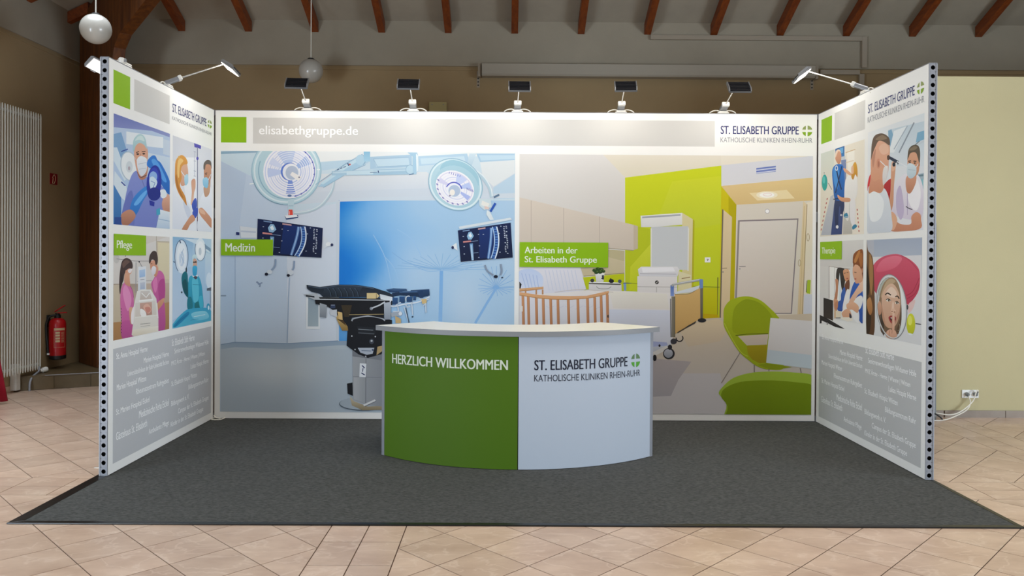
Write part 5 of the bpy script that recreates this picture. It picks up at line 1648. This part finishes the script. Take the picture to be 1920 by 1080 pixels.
p.S('#dda27e', '612,930 630,920 660,950 688,990 688,1040 650,1000 618,960', '#c88a68'); p.S('#e8b898', '610,925 640,935 650,960 622,950'); p.L('#5c2c50', 5, '603,975 603,1000')
p.build('carers_picture', wall_l)['label'] = 'print of two carers in white at a drip stand'
# nurses at an incubator
p = Print(PL, (154, 38), (644, 877), LZ2)
p.BG('#dcd6d0', '#d8cfc4', '#b08a60', '#a9825c')
p.P('#e0dad4', '150,230 645,60 645,470 370,480 150,480', '#d6cfc8'); p.P('#cfc0a8', '530,100 645,110 645,470 540,470', '#d2c4aa'); p.P('#e2d6b4', '545,115 645,122 645,440 550,440', '#dccfae'); p.L('#a99c84', 4, '532,60 532,130 535,240'); p.L('#b4aa98', 3, '530,104 645,108')
p.P('#a99684', '150,480 370,480 370,640 150,660', '#c4b4a0'); p.P('#cbbda6', '155,490 220,485 220,815 152,820', '#c4b49a'); p.P('#b08455', '150,820 230,812 240,960 150,985', '#a87a4c'); p.P('#b98f60', '600,650 645,640 645,880 610,885', '#a87c50')
p.E('#c9c4be', 180, 260, 26, 40); p.L('#6e6a6a', 4, '180,260 350,280 470,280'); p.L('#3a3a3e', 5, '255,240 262,232'); p.L('#54545a', 4, '380,285 405,330'); p.E('#2a2a2e', 380, 286, 6); p.E('#2a2a2e', 406, 330, 6); p.L('#9a989a', 6, '352,290 350,560'); p.L('#7a7a80', 3, '360,458 490,450')
p.P('#e4e6ea', '370,330 440,325 442,560 368,560', '#d6dae0'); p.P('#b9cfe8', '380,360 432,350 432,415 382,425', '#9fbce0'); p.P('#c6cad4', '388,470 430,465 430,525 388,530', '#aab8d0'); p.L('#5c6068', 4, '390,445 425,442')
# right nurse
p.S('#d06aa4', '485,480 510,430 540,370 575,370 604,430 606,600 560,650 530,640 505,560', '#c45a98'); p.S('#c85f9c', '540,650 560,660 600,640 606,880 530,900', '#b04888'); p.S('#b84a8c', '548,480 600,440 602,600 560,640'); p.S('#e080b4', '500,470 530,420 540,500 520,560')
p.S('#dda184', '520,330 545,330 545,380 522,420 505,380', '#c98a6c'); p.S('#dda184', '474,300 480,280 530,270 536,320 518,360 484,362', '#cc9070'); p.S('#e9e6e8', '486,350 505,322 528,340 520,390 495,400', '#d8d2da'); p.S('#4a3a34', '465,290 472,230 500,192 530,198 543,250 540,300 524,312 515,275 490,268 476,300'); p.L('#332822', 4, '480,305 494,302')
p.S('#d99c7c', '540,650 570,620 600,605 592,650 556,700 538,720', '#c88868')
# left nurse
p.S('#d876ac', '215,560 245,470 290,480 325,560 330,680 300,720 290,820 230,830 215,700', '#c9629c'); p.S('#e492be', '235,540 260,490 300,560 310,640 280,720 250,640'); p.S('#c45a98', '225,820 325,815 328,945 232,962', '#b04c88'); p.L('#b24a88', 5, '290,480 320,540 330,600', True)
p.S('#e0aa8c', '256,380 290,360 296,440 300,500 275,495 248,465', '#cc9274'); p.S('#e4b294', '262,360 290,340 318,330 312,380 290,400 268,392', '#d8a084'); p.S('#ece4e4', '280,362 306,346 318,352 306,380 290,384'); p.S('#4a3834', '205,540 204,440 216,330 232,275 266,252 305,270 322,310 318,345 290,345 268,360 250,395 240,450 222,500 212,570'); p.S('#6b5248', '230,300 262,268 296,286 270,310 240,340'); p.S('#382a28', '206,540 214,440 226,380 236,440 220,500'); p.E('#d89a7c', 266, 372, 9, 14)
for k in range(9):
    p.E('#3a3038', 220 + k * 0.4, 700 + k * 26, 3.4, 6, n=8)
p.S('#e0aa8c', '290,700 320,690 330,760 318,830 300,820', '#cc9274')
# incubator
p.P('#eae6e0', '360,545 400,530 480,530 530,610 548,780 548,880 520,905 330,940 312,930 325,830 330,680', '#e0d8cc'); p.P('#d6cfc8', '392,545 470,540 490,612 385,620', '#c9b8ac'); p.L('#f4f2ee', 8, '400,560 440,600 470,560'); p.P('#dfd8d0', '345,650 520,630 530,760 345,770', '#d8cdc2'); p.P('#cfa898', '385,650 490,640 492,750 390,765', '#b98a7c'); p.S('#e4b4a0', '415,680 445,655 470,670 486,710 460,740 430,715'); p.S('#d08c7c', '430,690 470,685 480,715 450,735'); p.S('#f4f0ec', '390,700 430,720 440,765 395,765'); p.L('#f6f4f0', 12, '375,632 500,618'); p.L('#f2efe8', 6, '340,775 540,755'); p.L('#9a968c', 5, '388,835 478,825'); p.L('#b4aea0', 4, '390,856 475,846'); p.P('#efe9dc', '318,885 548,850 548,905 318,938', '#dccfb8'); p.S('#efe8e8', '306,760 318,700 334,690 328,820 310,828'); p.L('#f6f4f0', 6, '535,650 545,780')
p.build('nurses_picture', wall_l)['label'] = 'print of two nurses in pink beside an incubator'
tg = field(PL, 'caption_tag', (154.5, 38), (437, 230), GREEN, wall_l, LZ2, d0=0.0034)
text(PL, 'Pflege', (180, 96), (312, 190), '#f0f5e2', tg, LZ2, bold=0.018, d=0.0037)
# surgeon in teal
p = Print(PL, (675, 65), (1013, 805), LZ2)
p.BG('#a9c8e0', '#b9d2e6', '#a4c4de', '#b4cce4')
p.P('#8fb8d8', '675,65 860,70 840,330 675,330', '#b9d2e8'); p.P('#d6e4ee', '770,80 900,90 1000,180 1000,210 880,130'); p.P('#7f9cb8', '930,110 1010,170 1010,200 940,150'); p.P('#c9dcea', '960,200 1013,220 1013,480 960,480', '#bcd2e6'); p.P('#b6cee4', '675,330 800,330 800,720 675,800', '#c3d6ea')
p.E('#dfe9f2', 752, 240, 58, 148); p.RG('#4a6488', 752, 240, 58, 148, 6, 0, 120, 400); p.E('#edf2f7', 754, 245, 42, 118); p.E('#cbd9ea', 754, 260, 22, 66); p.L('#f6f9fb', 5, '730,180 760,240 745,310'); p.L('#9ab4d0', 4, '770,170 750,230 775,300'); p.L('#3a4c68', 10, '738,100 744,122'); p.L('#3a4c68', 8, '684,280 690,295')
p.E('#e9f0f4', 918, 178, 46, 100); p.RG('#56708c', 918, 178, 46, 100, 5, 0, -30, 210); p.E('#f5f7f9', 918, 182, 34, 78); p.E('#c9d3dc', 916, 195, 12, 34)
p.E('#d9e6f0', 995, 450, 26, 70); p.P('#56606e', '975,520 1013,510 1013,540 975,540'); p.L('#7f8c9c', 6, '1005,540 1008,690'); p.E('#2b3c48', 754, 555, 7, 9)
p.S('#12707c', '752,430 765,385 790,370 806,400 812,470 840,520 850,600 820,610 780,570 760,510', '#0c5c68'); p.S('#0a5058', '760,470 790,440 806,520 800,575 775,545'); p.S('#1e2c34', '788,345 798,335 800,370 790,376')
p.S('#37a9c6', '815,440 850,405 900,412 925,470 938,560 942,700 860,720 806,700 812,600', '#2490ae'); p.S('#5cc2d8', '850,430 890,425 905,520 900,620 860,640 845,520'); p.S('#147888', '806,610 840,600 850,690 806,700'); p.S('#147a80', '868,660 890,636 915,650 910,700 875,705', '#0e6670'); p.L('#2286a4', 4, '850,485 925,490'); p.S('#3fb4cc', '905,600 935,590 942,680 915,690')
p.S('#d9a890', '852,290 856,262 884,262 888,320 872,340 854,330'); p.E('#2a2426', 862, 290, 7, 8); p.E('#2a2426', 878, 288, 7, 8); p.S('#3fb0d8', '850,335 870,318 890,335 884,400 866,408 852,395', '#2c98c4'); p.S('#cfe4e8', '846,280 848,235 868,220 884,232 886,270 868,250 856,262 852,320 846,330', '#b9d8e0'); p.S('#eef2f4', '848,405 870,412 892,400 890,420 858,424'); p.S('#454858', '856,420 880,412 892,425 876,440')
p.S('#35a4c8', '675,868 700,800 780,720 830,700 960,690 1013,720 1013,803 870,830', '#54b8d4'); p.S('#1f86b4', '680,850 720,800 800,730 820,745 760,810 700,860'); p.S('#8fd4e4', '840,740 960,720 990,780 880,800', '#6cc4dc'); p.L('#1a7098', 5, '690,860 740,800 810,750'); p.L('#d9f0f4', 5, '860,770 960,750'); p.L('#2a90b4', 4, '830,800 900,790'); p.E('#2c9cc0', 988, 682, 16, 30); p.E('#d6ecf2', 990, 690, 7, 20)
p.build('teal_surgeon_picture', wall_l)['label'] = 'print of a surgeon in a teal gown under round lamps'

# ------------------------------------------------------------------ small pictures on the right wall
# gait training
p = Print(PR, (125, 566), (381, 1043), RZ1)
p.BG('#e4e2d6', '#f0e8dc', '#efe6d8', '#e2dccc')
p.P('#d6dcd0', '125,566 205,540 200,700 125,720', '#e0ded0'); p.P('#ece4d4', '270,510 382,480 382,1043 270,1043', '#f2e8da'); p.P('#f6f1e6', '280,560 325,545 325,700 290,720')
p.P('#2a5f9c', '210,530 265,515 265,580 212,600', '#3f86c8'); p.P('#6fb0e0', '236,535 258,528 256,560 238,568'); p.P('#c9d0d8', '240,585 270,580 270,606 244,612'); p.P('#8090b8', '245,605 275,600 276,880 262,900', '#6d7ea8')
p.L('#d6b890', 5, '272,560 330,540'); p.L('#e2ccaa', 4, '272,620 320,606')
p.E('#2fa9a4', 147, 738, 17, 48); p.E('#5cc6c0', 143, 722, 8, 22); p.L('#6e6c68', 3, '144,685 144,676'); p.L('#8a8880', 4, '168,740 190,780')
p.P('#c2c6cc', '182,820 200,810 206,900 190,1050 125,1052', '#b4b8c2'); p.P('#46598c', '208,830 272,870 258,900 250,1046 184,1050', '#33467c'); p.P('#d0cfcc', '262,860 300,850 312,1043 256,1046', '#bdb8b0')
for k in range(8):
    p.P('#c06a64', [(160 - k * 5, 830 + k * 26), (166 - k * 5, 828 + k * 26), (164 - k * 5, 840 + k * 26), (158 - k * 5, 842 + k * 26)]); 
for k in range(6):
    p.P('#c06a64', [(338 + k * 2, 895 + k * 25), (344 + k * 2, 894 + k * 25), (345 + k * 2, 906 + k * 25), (339 + k * 2, 907 + k * 25)])
p.S('#2f3f6a', '208,850 262,838 262,900 244,935 240,880 232,900 226,1005 212,1000', '#1f2c50'); p.E('#e8eaee', 222, 1002, 8, 10); p.E('#c9ccd8', 246, 932, 7, 6)
p.S('#2272c8', '192,680 200,645 226,628 258,640 266,720 262,830 210,840 198,760', '#1a5fae'); p.S('#4a94dc', '200,660 222,640 236,700 222,780 204,740'); p.L('#16305c', 7, '214,640 230,720 248,780'); p.L('#16305c', 6, '250,640 232,720 212,800'); p.E('#dfe4ea', 218, 652, 9, 16); p.E('#2272c8', 218, 652, 5, 10); p.L('#1a2c4c', 6, '200,838 262,826')
p.S('#dfa888', '212,600 214,560 232,545 246,570 244,610 230,628', '#c98f70'); p.S('#f0d8c0', '212,590 214,552 232,540 244,556 228,552')
p.S('#f2f0ee', '268,740 300,690 338,700 342,800 320,850 296,850 290,960 268,930', '#e4e0de'); p.S('#e9e6e8', '300,840 330,850 326,1000 300,960'); p.S('#e2a840', '306,700 314,640 330,615 342,650 342,705 330,690 318,720', '#c98c30'); p.S('#e8bc9a', '306,650 318,636 320,680 308,684'); p.S('#e0aa88', '225,810 250,826 296,830 296,852 250,850 228,830', '#d09878'); p.S('#e0aa88', '262,650 302,680 300,696 264,670')
p.S('#3a86a8', '262,930 280,918 288,945 266,948'); p.S('#3a86a8', '312,1000 330,986 340,1000 316,1018'); p.L('#f0f2f4', 3, '264,944 286,942')
p.build('gait_training_picture', wall_r)['label'] = 'print of a patient in blue on a treadmill'
# two men at an eye examination
p = Print(PR, (405, 440), (735, 1020), RZ1)
p.BG('#eceef0', '#dfe6ea', '#e6e6ec', '#e9eaee')
p.P('#c6d6e0', '525,425 740,372 740,640 530,640', '#dde4ea'); p.P('#86b0cc', '525,430 545,420 560,470 530,540'); p.P('#e9eff2', '560,430 640,400 560,560 530,560'); p.L('#8f9aa6', 8, '680,380 590,560'); p.L('#aab8c4', 6, '640,400 560,540'); p.L('#6e7884', 5, '735,470 680,520'); p.P('#7fb0cc', '700,440 740,428 740,480 690,500'); p.L('#cdd6de', 10, '740,490 690,520'); p.P('#a9bcc8', '690,690 740,680 740,720 690,715'); p.P('#6e8894', '695,695 735,688 735,700 695,704'); p.P('#8fc0cc', '700,720 735,715 735,780 715,760')
p.S('#c03038', '495,760 540,715 548,760 540,900 520,850 500,800', '#a82030'); p.S('#d6353c', '404,740 420,690 430,760 404,790')
# right man
p.S('#eeeaf0', '560,760 620,690 700,690 735,780 735,900 700,960 560,930 550,850', '#d9cfe0'); p.S('#c6b8d4', '575,800 600,760 620,900 600,960 575,900'); p.S('#f6f3f6', '640,790 690,710 720,800 700,900 660,880'); p.L('#b9aac6', 4, '640,800 640,930')
p.S('#dca184', '630,720 650,690 690,690 690,740 660,800 636,790', '#c08264'); p.S('#e0aa8a', '640,610 646,570 680,545 708,570 712,640 700,690 660,712 644,670', '#cf9474'); p.S('#5f5446', '640,600 648,540 676,514 706,520 716,560 712,625 702,590 690,560 660,562 646,590'); p.S('#857660', '650,545 678,522 700,528 680,545'); p.L('#3a2c24', 6, '645,612 662,608'); p.L('#3a2c24', 6, '676,610 694,612'); p.E('#3a2a26', 655, 620, 6, 4); p.E('#3a2a26', 684, 622, 6, 4); p.S('#dce8ee', '640,632 664,624 692,645 690,690 662,714 640,695', '#bccfda'); p.L('#a9bcc8', 3, '645,660 688,665'); p.L('#e8eef0', 4, '692,648 706,625'); p.E('#c98c6c', 710, 630, 5, 12)
p.S('#d99a7a', '664,940 690,915 716,925 722,960 712,1015 560,1030 530,1000 556,960 600,985 660,985', '#c8866a'); p.S('#e4b090', '525,920 556,915 580,960 560,1020 535,1000'); p.L('#3a3440', 5, '632,880 650,892 670,898', True)
p.S('#e0a888', '545,630 560,615 570,640 560,760 556,860 540,915 530,880 540,780', '#cf9474'); p.S('#e8b89a', '546,620 566,612 570,650 550,670')
p.P('#22304a', '525,575 590,610 586,632 524,592', '#3a4658'); p.L('#e8ecf0', 7, '578,612 640,645'); p.E('#1c2838', 560, 630, 9, 13); p.E('#dfe4ea', 575, 628, 6, 9)
# left man
p.S('#e3e7ee', '404,790 430,760 500,770 530,830 545,930 540,1030 404,1036', '#d0d6e0'); p.S('#f0f3f6', '410,800 450,785 500,850 480,950 420,960')
p.S('#e2a488', '410,800 420,720 430,660 500,680 502,760 480,800 440,790', '#d08e70'); p.S('#eab498', '425,690 422,600 432,530 456,478 505,470 532,505 536,560 530,600 524,680 500,720 470,720 440,730', '#dd9f80'); p.S('#eec0a6', '470,530 500,505 524,520 526,560 490,570'); p.S('#efe9e6', '500,650 524,640 520,700 498,755 492,700', '#dcd6d6'); p.L('#f4f0ee', 5, '468,600 500,630 520,650')
p.S('#6a5648', '424,590 428,510 445,460 490,445 530,470 534,515 500,495 470,490 452,520 436,560 426,600'); p.S('#8f7a64', '450,480 490,455 520,475 480,485'); p.S('#c99078', '430,600 440,560 452,540 446,600 436,650'); p.E('#d9957a', 468, 625, 11, 30); p.E('#b87860', 469, 628, 5, 18); p.S('#5c4238', '520,580 532,575 534,600 522,602')
p.build('eye_examination_picture', wall_r)['label'] = 'print of a man in white examining another man with an instrument'
# therapy at a mirror
p = Print(PR, (188, 68), (577, 903), RZ2)
p.BG('#d8d5d2', '#d9d6d4', '#ecebea', '#dedbd8')
p.P('#dfdcda', '180,60 585,55 585,300 180,290', '#d6d3d0'); p.P('#ecebe9', '180,760 330,780 580,830 580,910 180,870', '#f2f1f0'); p.P('#f2f1ef', '268,292 460,320 460,790 268,600', '#f6f5f3'); p.L('#6e5c4c', 5, '268,590 268,292 460,318'); p.L('#a8a29c', 3, '320,300 320,560')
p.S('#3c3836', '332,400 345,310 400,310 425,350 412,450 395,520 380,480 366,380 352,470', '#2a2624'); p.S('#e2a882', '398,330 440,318 458,350 455,430 430,440 408,400', '#d2946e'); p.S('#7a4a34', '408,480 430,430 455,420 455,500 430,560 410,590 400,640', '#5f3826'); p.L('#3c2820', 5, '405,356 420,352'); p.L('#3c2820', 5, '430,350 446,346'); p.E('#b05c50', 436, 404, 10, 5)
p.S('#c98f6c', '326,410 350,420 350,500 340,600 312,620 330,500', '#b97c5c'); p.P('#dfe8ee', '366,350 380,480 372,600 360,600 352,470'); p.S('#3a66b8', '380,540 410,480 420,560 390,700 345,690 350,620 375,600', '#2c54a4'); p.S('#f0eeee', '395,650 430,510 460,520 470,600 440,700 400,710'); p.S('#d99f7c', '310,600 345,600 350,640 320,700'); p.S('#c98a68', '318,640 345,610 350,660 330,710')
p.S('#2f62bc', '458,600 475,500 510,430 560,470 580,560 580,812 520,740 500,620', '#2450a4'); p.S('#f2f0f0', '450,680 500,600 560,560 580,600 556,680 510,700', '#e6e4e6'); p.S('#efc8ae', '450,620 520,500 580,420 580,510 530,560 480,640', '#e2b294'); p.S('#f0eeee', '470,700 520,690 545,720 540,810 500,780')
p.S('#e8b696', '490,290 520,255 560,250 582,290 578,420 520,450 502,415 486,360', '#d8a080'); p.S('#93532a', '486,250 495,180 545,140 582,160 582,400 565,330 545,290 510,275 492,300 490,270', '#7a4220'); p.S('#c48348', '500,230 540,150 556,160 530,230 508,262'); p.S('#b06c38', '540,200 570,170 575,260 560,300'); p.L('#4a3024', 6, '500,345 520,350'); p.E('#b4584e', 510, 408, 9, 6); p.E('#d89a78', 572, 330, 6, 22)
p.S('#eab898', '430,640 490,620 540,660 530,720 480,690 440,690', '#d8a080'); p.S('#e4b090', '385,720 440,680 470,720 470,760 410,770', '#d8a080'); p.P('#e9dcc6', '330,700 380,705 380,760 330,760'); p.P('#d9b48c', '316,690 330,690 330,770 316,770'); p.L('#2e2a2a', 6, '330,766 374,766'); p.P('#efe6d8', '375,760 480,760 486,790 440,800 380,775'); p.S('#2a2c3a', '458,720 476,750 474,768 456,762')
p.P('#2c2624', '217,580 305,605 304,792 217,756', '#3a302c'); p.P('#1c1818', '182,738 250,770 412,866 350,862 270,822 200,790 200,816 182,818'); p.L('#3a3636', 3, '200,765 400,862'); p.P('#9a9694', '246,805 258,810 256,832 246,830')
p.build('therapy_mirror_picture', wall_r)['label'] = 'print of two women at a table mirror'
tg = field(PR, 'caption_tag', (188, 68), (387, 228), '#93c112', wall_r, RZ2, d0=0.0030)
text(PR, 'Therapie', (205, 118), (328, 193), '#f0f5e2', tg, RZ2, bold=0.016, d=0.0033)
# face in a round mirror
p = Print(PR, (615, 50), (1116, 1019), RZ2)
p.BG('#b9bcc8', '#b4bccc', '#dcdcdc', '#d6d2d0')
p.P('#aab4c8', '680,46 1122,36 1120,190 680,210', '#b6bfce'); p.P('#e2e0e2', '670,205 1120,188 1120,1030 670,930', '#dedede')
p.S('#d85a74', '672,330 690,260 770,200 880,178 960,200 1040,250 1095,320 1105,420 1090,520 1040,600 990,645 940,560 700,540', '#c03e58'); p.S('#e87a90', '700,330 760,230 870,195 940,220 880,300 760,340', '#dd607a'); p.L('#a82e48', 6, '985,590 1060,540 1100,450', True); p.L('#a82e48', 6, '980,560 1040,520 1098,400', True); p.L('#b83a54', 5, '930,190 1010,240 1090,330', True)
p.S('#e9c9c4', '1000,640 1060,600 1040,680 1000,720')
p.S('#7a5636', '612,60 625,140 665,200 680,330 686,520 690,700 680,920 612,912', '#5a3a24'); p.S('#a97c4c', '640,180 668,260 672,430 655,560 640,400'); p.S('#3a281c', '612,540 640,640 655,760 640,900 612,905'); p.S('#c08a58', '616,610 650,580 668,680 650,740 625,700', '#a8703f'); p.S('#241a14', '612,260 628,350 640,480 628,560 612,500')
p.E('#8d8f92', 845, 665, 142, 300, -5); p.E('#e3e3e3', 842, 663, 136, 293, -5); p.E('#6f7276', 838, 668, 126, 276, -5)
q0 = p.d
def inm(c, pts, c2=None):
    p.S(c, pts, c2)
p.E('#d3d6d6', 838, 668, 122, 270, -5); p.S('#f2f3f2', '880,420 940,520 968,700 950,860 900,930 900,700', '#dfe3e2'); p.S('#b9bfb4', '725,560 740,480 780,410 850,400 900,440 870,460 790,450 750,540')
p.S('#a88a6c', '722,700 735,560 770,450 830,395 880,410 915,480 930,600 935,760 915,880 890,920 760,910 735,820', '#6e5440'); p.S('#c4a888', '745,560 790,440 840,405 880,430 840,460 790,500 765,580'); p.S('#5a4232', '890,880 920,780 932,640 935,780 915,890'); p.S('#43342a', '740,780 760,700 775,860 770,930 745,860')
p.S('#e6bfa6', '752,640 762,540 810,465 860,455 905,520 924,620 918,730 890,820 850,860 800,850 768,790', '#d0a084'); p.S('#f2d6c2', '790,540 840,480 890,530 880,580 820,570'); p.S('#c8967a', '752,640 765,700 790,830 768,800 755,740'); p.S('#c4927a', '880,820 915,740 922,650 908,720 870,790')
p.S('#d8a88c', '716,640 735,610 750,650 748,720 730,740 718,700', '#c48e72'); p.RG('#4a4440', 741, 772, 9, 34, 5)
p.L('#3a2a22', 11, '785,556 806,538 838,556', True); p.L('#3a2a22', 11, '878,572 898,566 915,590', True)
p.E('#f0ebe6', 815, 604, 22, 11); p.E('#5c5240', 818, 604, 9, 11); p.L('#2c201a', 6, '793,602 812,590 838,606', True); p.E('#f0ebe6', 894, 628, 18, 11, 10); p.E('#5c5240', 893, 628, 8, 11); p.L('#2c201a', 6, '876,622 894,614 914,634', True)
p.S('#e8c0a6', '848,620 866,615 870,680 884,700 866,722 836,712 840,690'); p.E('#9a6450', 848, 706, 7, 5); p.E('#9a6450', 870, 712, 6, 5); p.L('#f6e0d0', 6, '858,625 856,680')
p.S('#a83a3e', '816,762 838,745 856,750 872,748 886,768 874,806 850,820 830,802'); p.S('#4a1c20', '828,768 850,762 878,772 868,796 846,800'); p.P('#f0ece8', '832,766 850,760 876,770 850,774')
p.S('#eac4ac', '850,740 862,718 872,740 872,860 860,900 848,880', '#dca68a'); p.S('#e2b298', '790,930 800,890 830,870 850,880 875,880 890,910 890,945 850,962 810,950', '#cf9a7e'); p.L('#b47c62', 5, '830,880 822,920 834,945', True); p.L('#b47c62', 5, '850,880 846,910'); p.L('#c08a70', 4, '850,740 848,880'); p.L('#e8c8b8', 5, '864,724 866,745'); p.RG('#b4a88c', 908, 850, 12, 34, 4, 0, -60, 120)
p.RG('#dcdcdc', 842, 663, 134, 290, 8, -5); p.RG('#8a8c90', 842, 663, 140, 298, 4, -5)
p.E('#4a4c50', 990, 668, 9, 22); p.L('#33312c', 8, '1065,818 1116,826'); p.E('#d9dc3c', 1022, 824, 40, 98, c2='#c2c420'); p.E('#e9ea6c', 1014, 790, 20, 45); p.S('#e9efef', '1000,905 1040,915 1030,925 1004,920')
p.build('mirror_face_picture', wall_r)['label'] = 'print of a smiling face in a round mirror before a pink cushion'
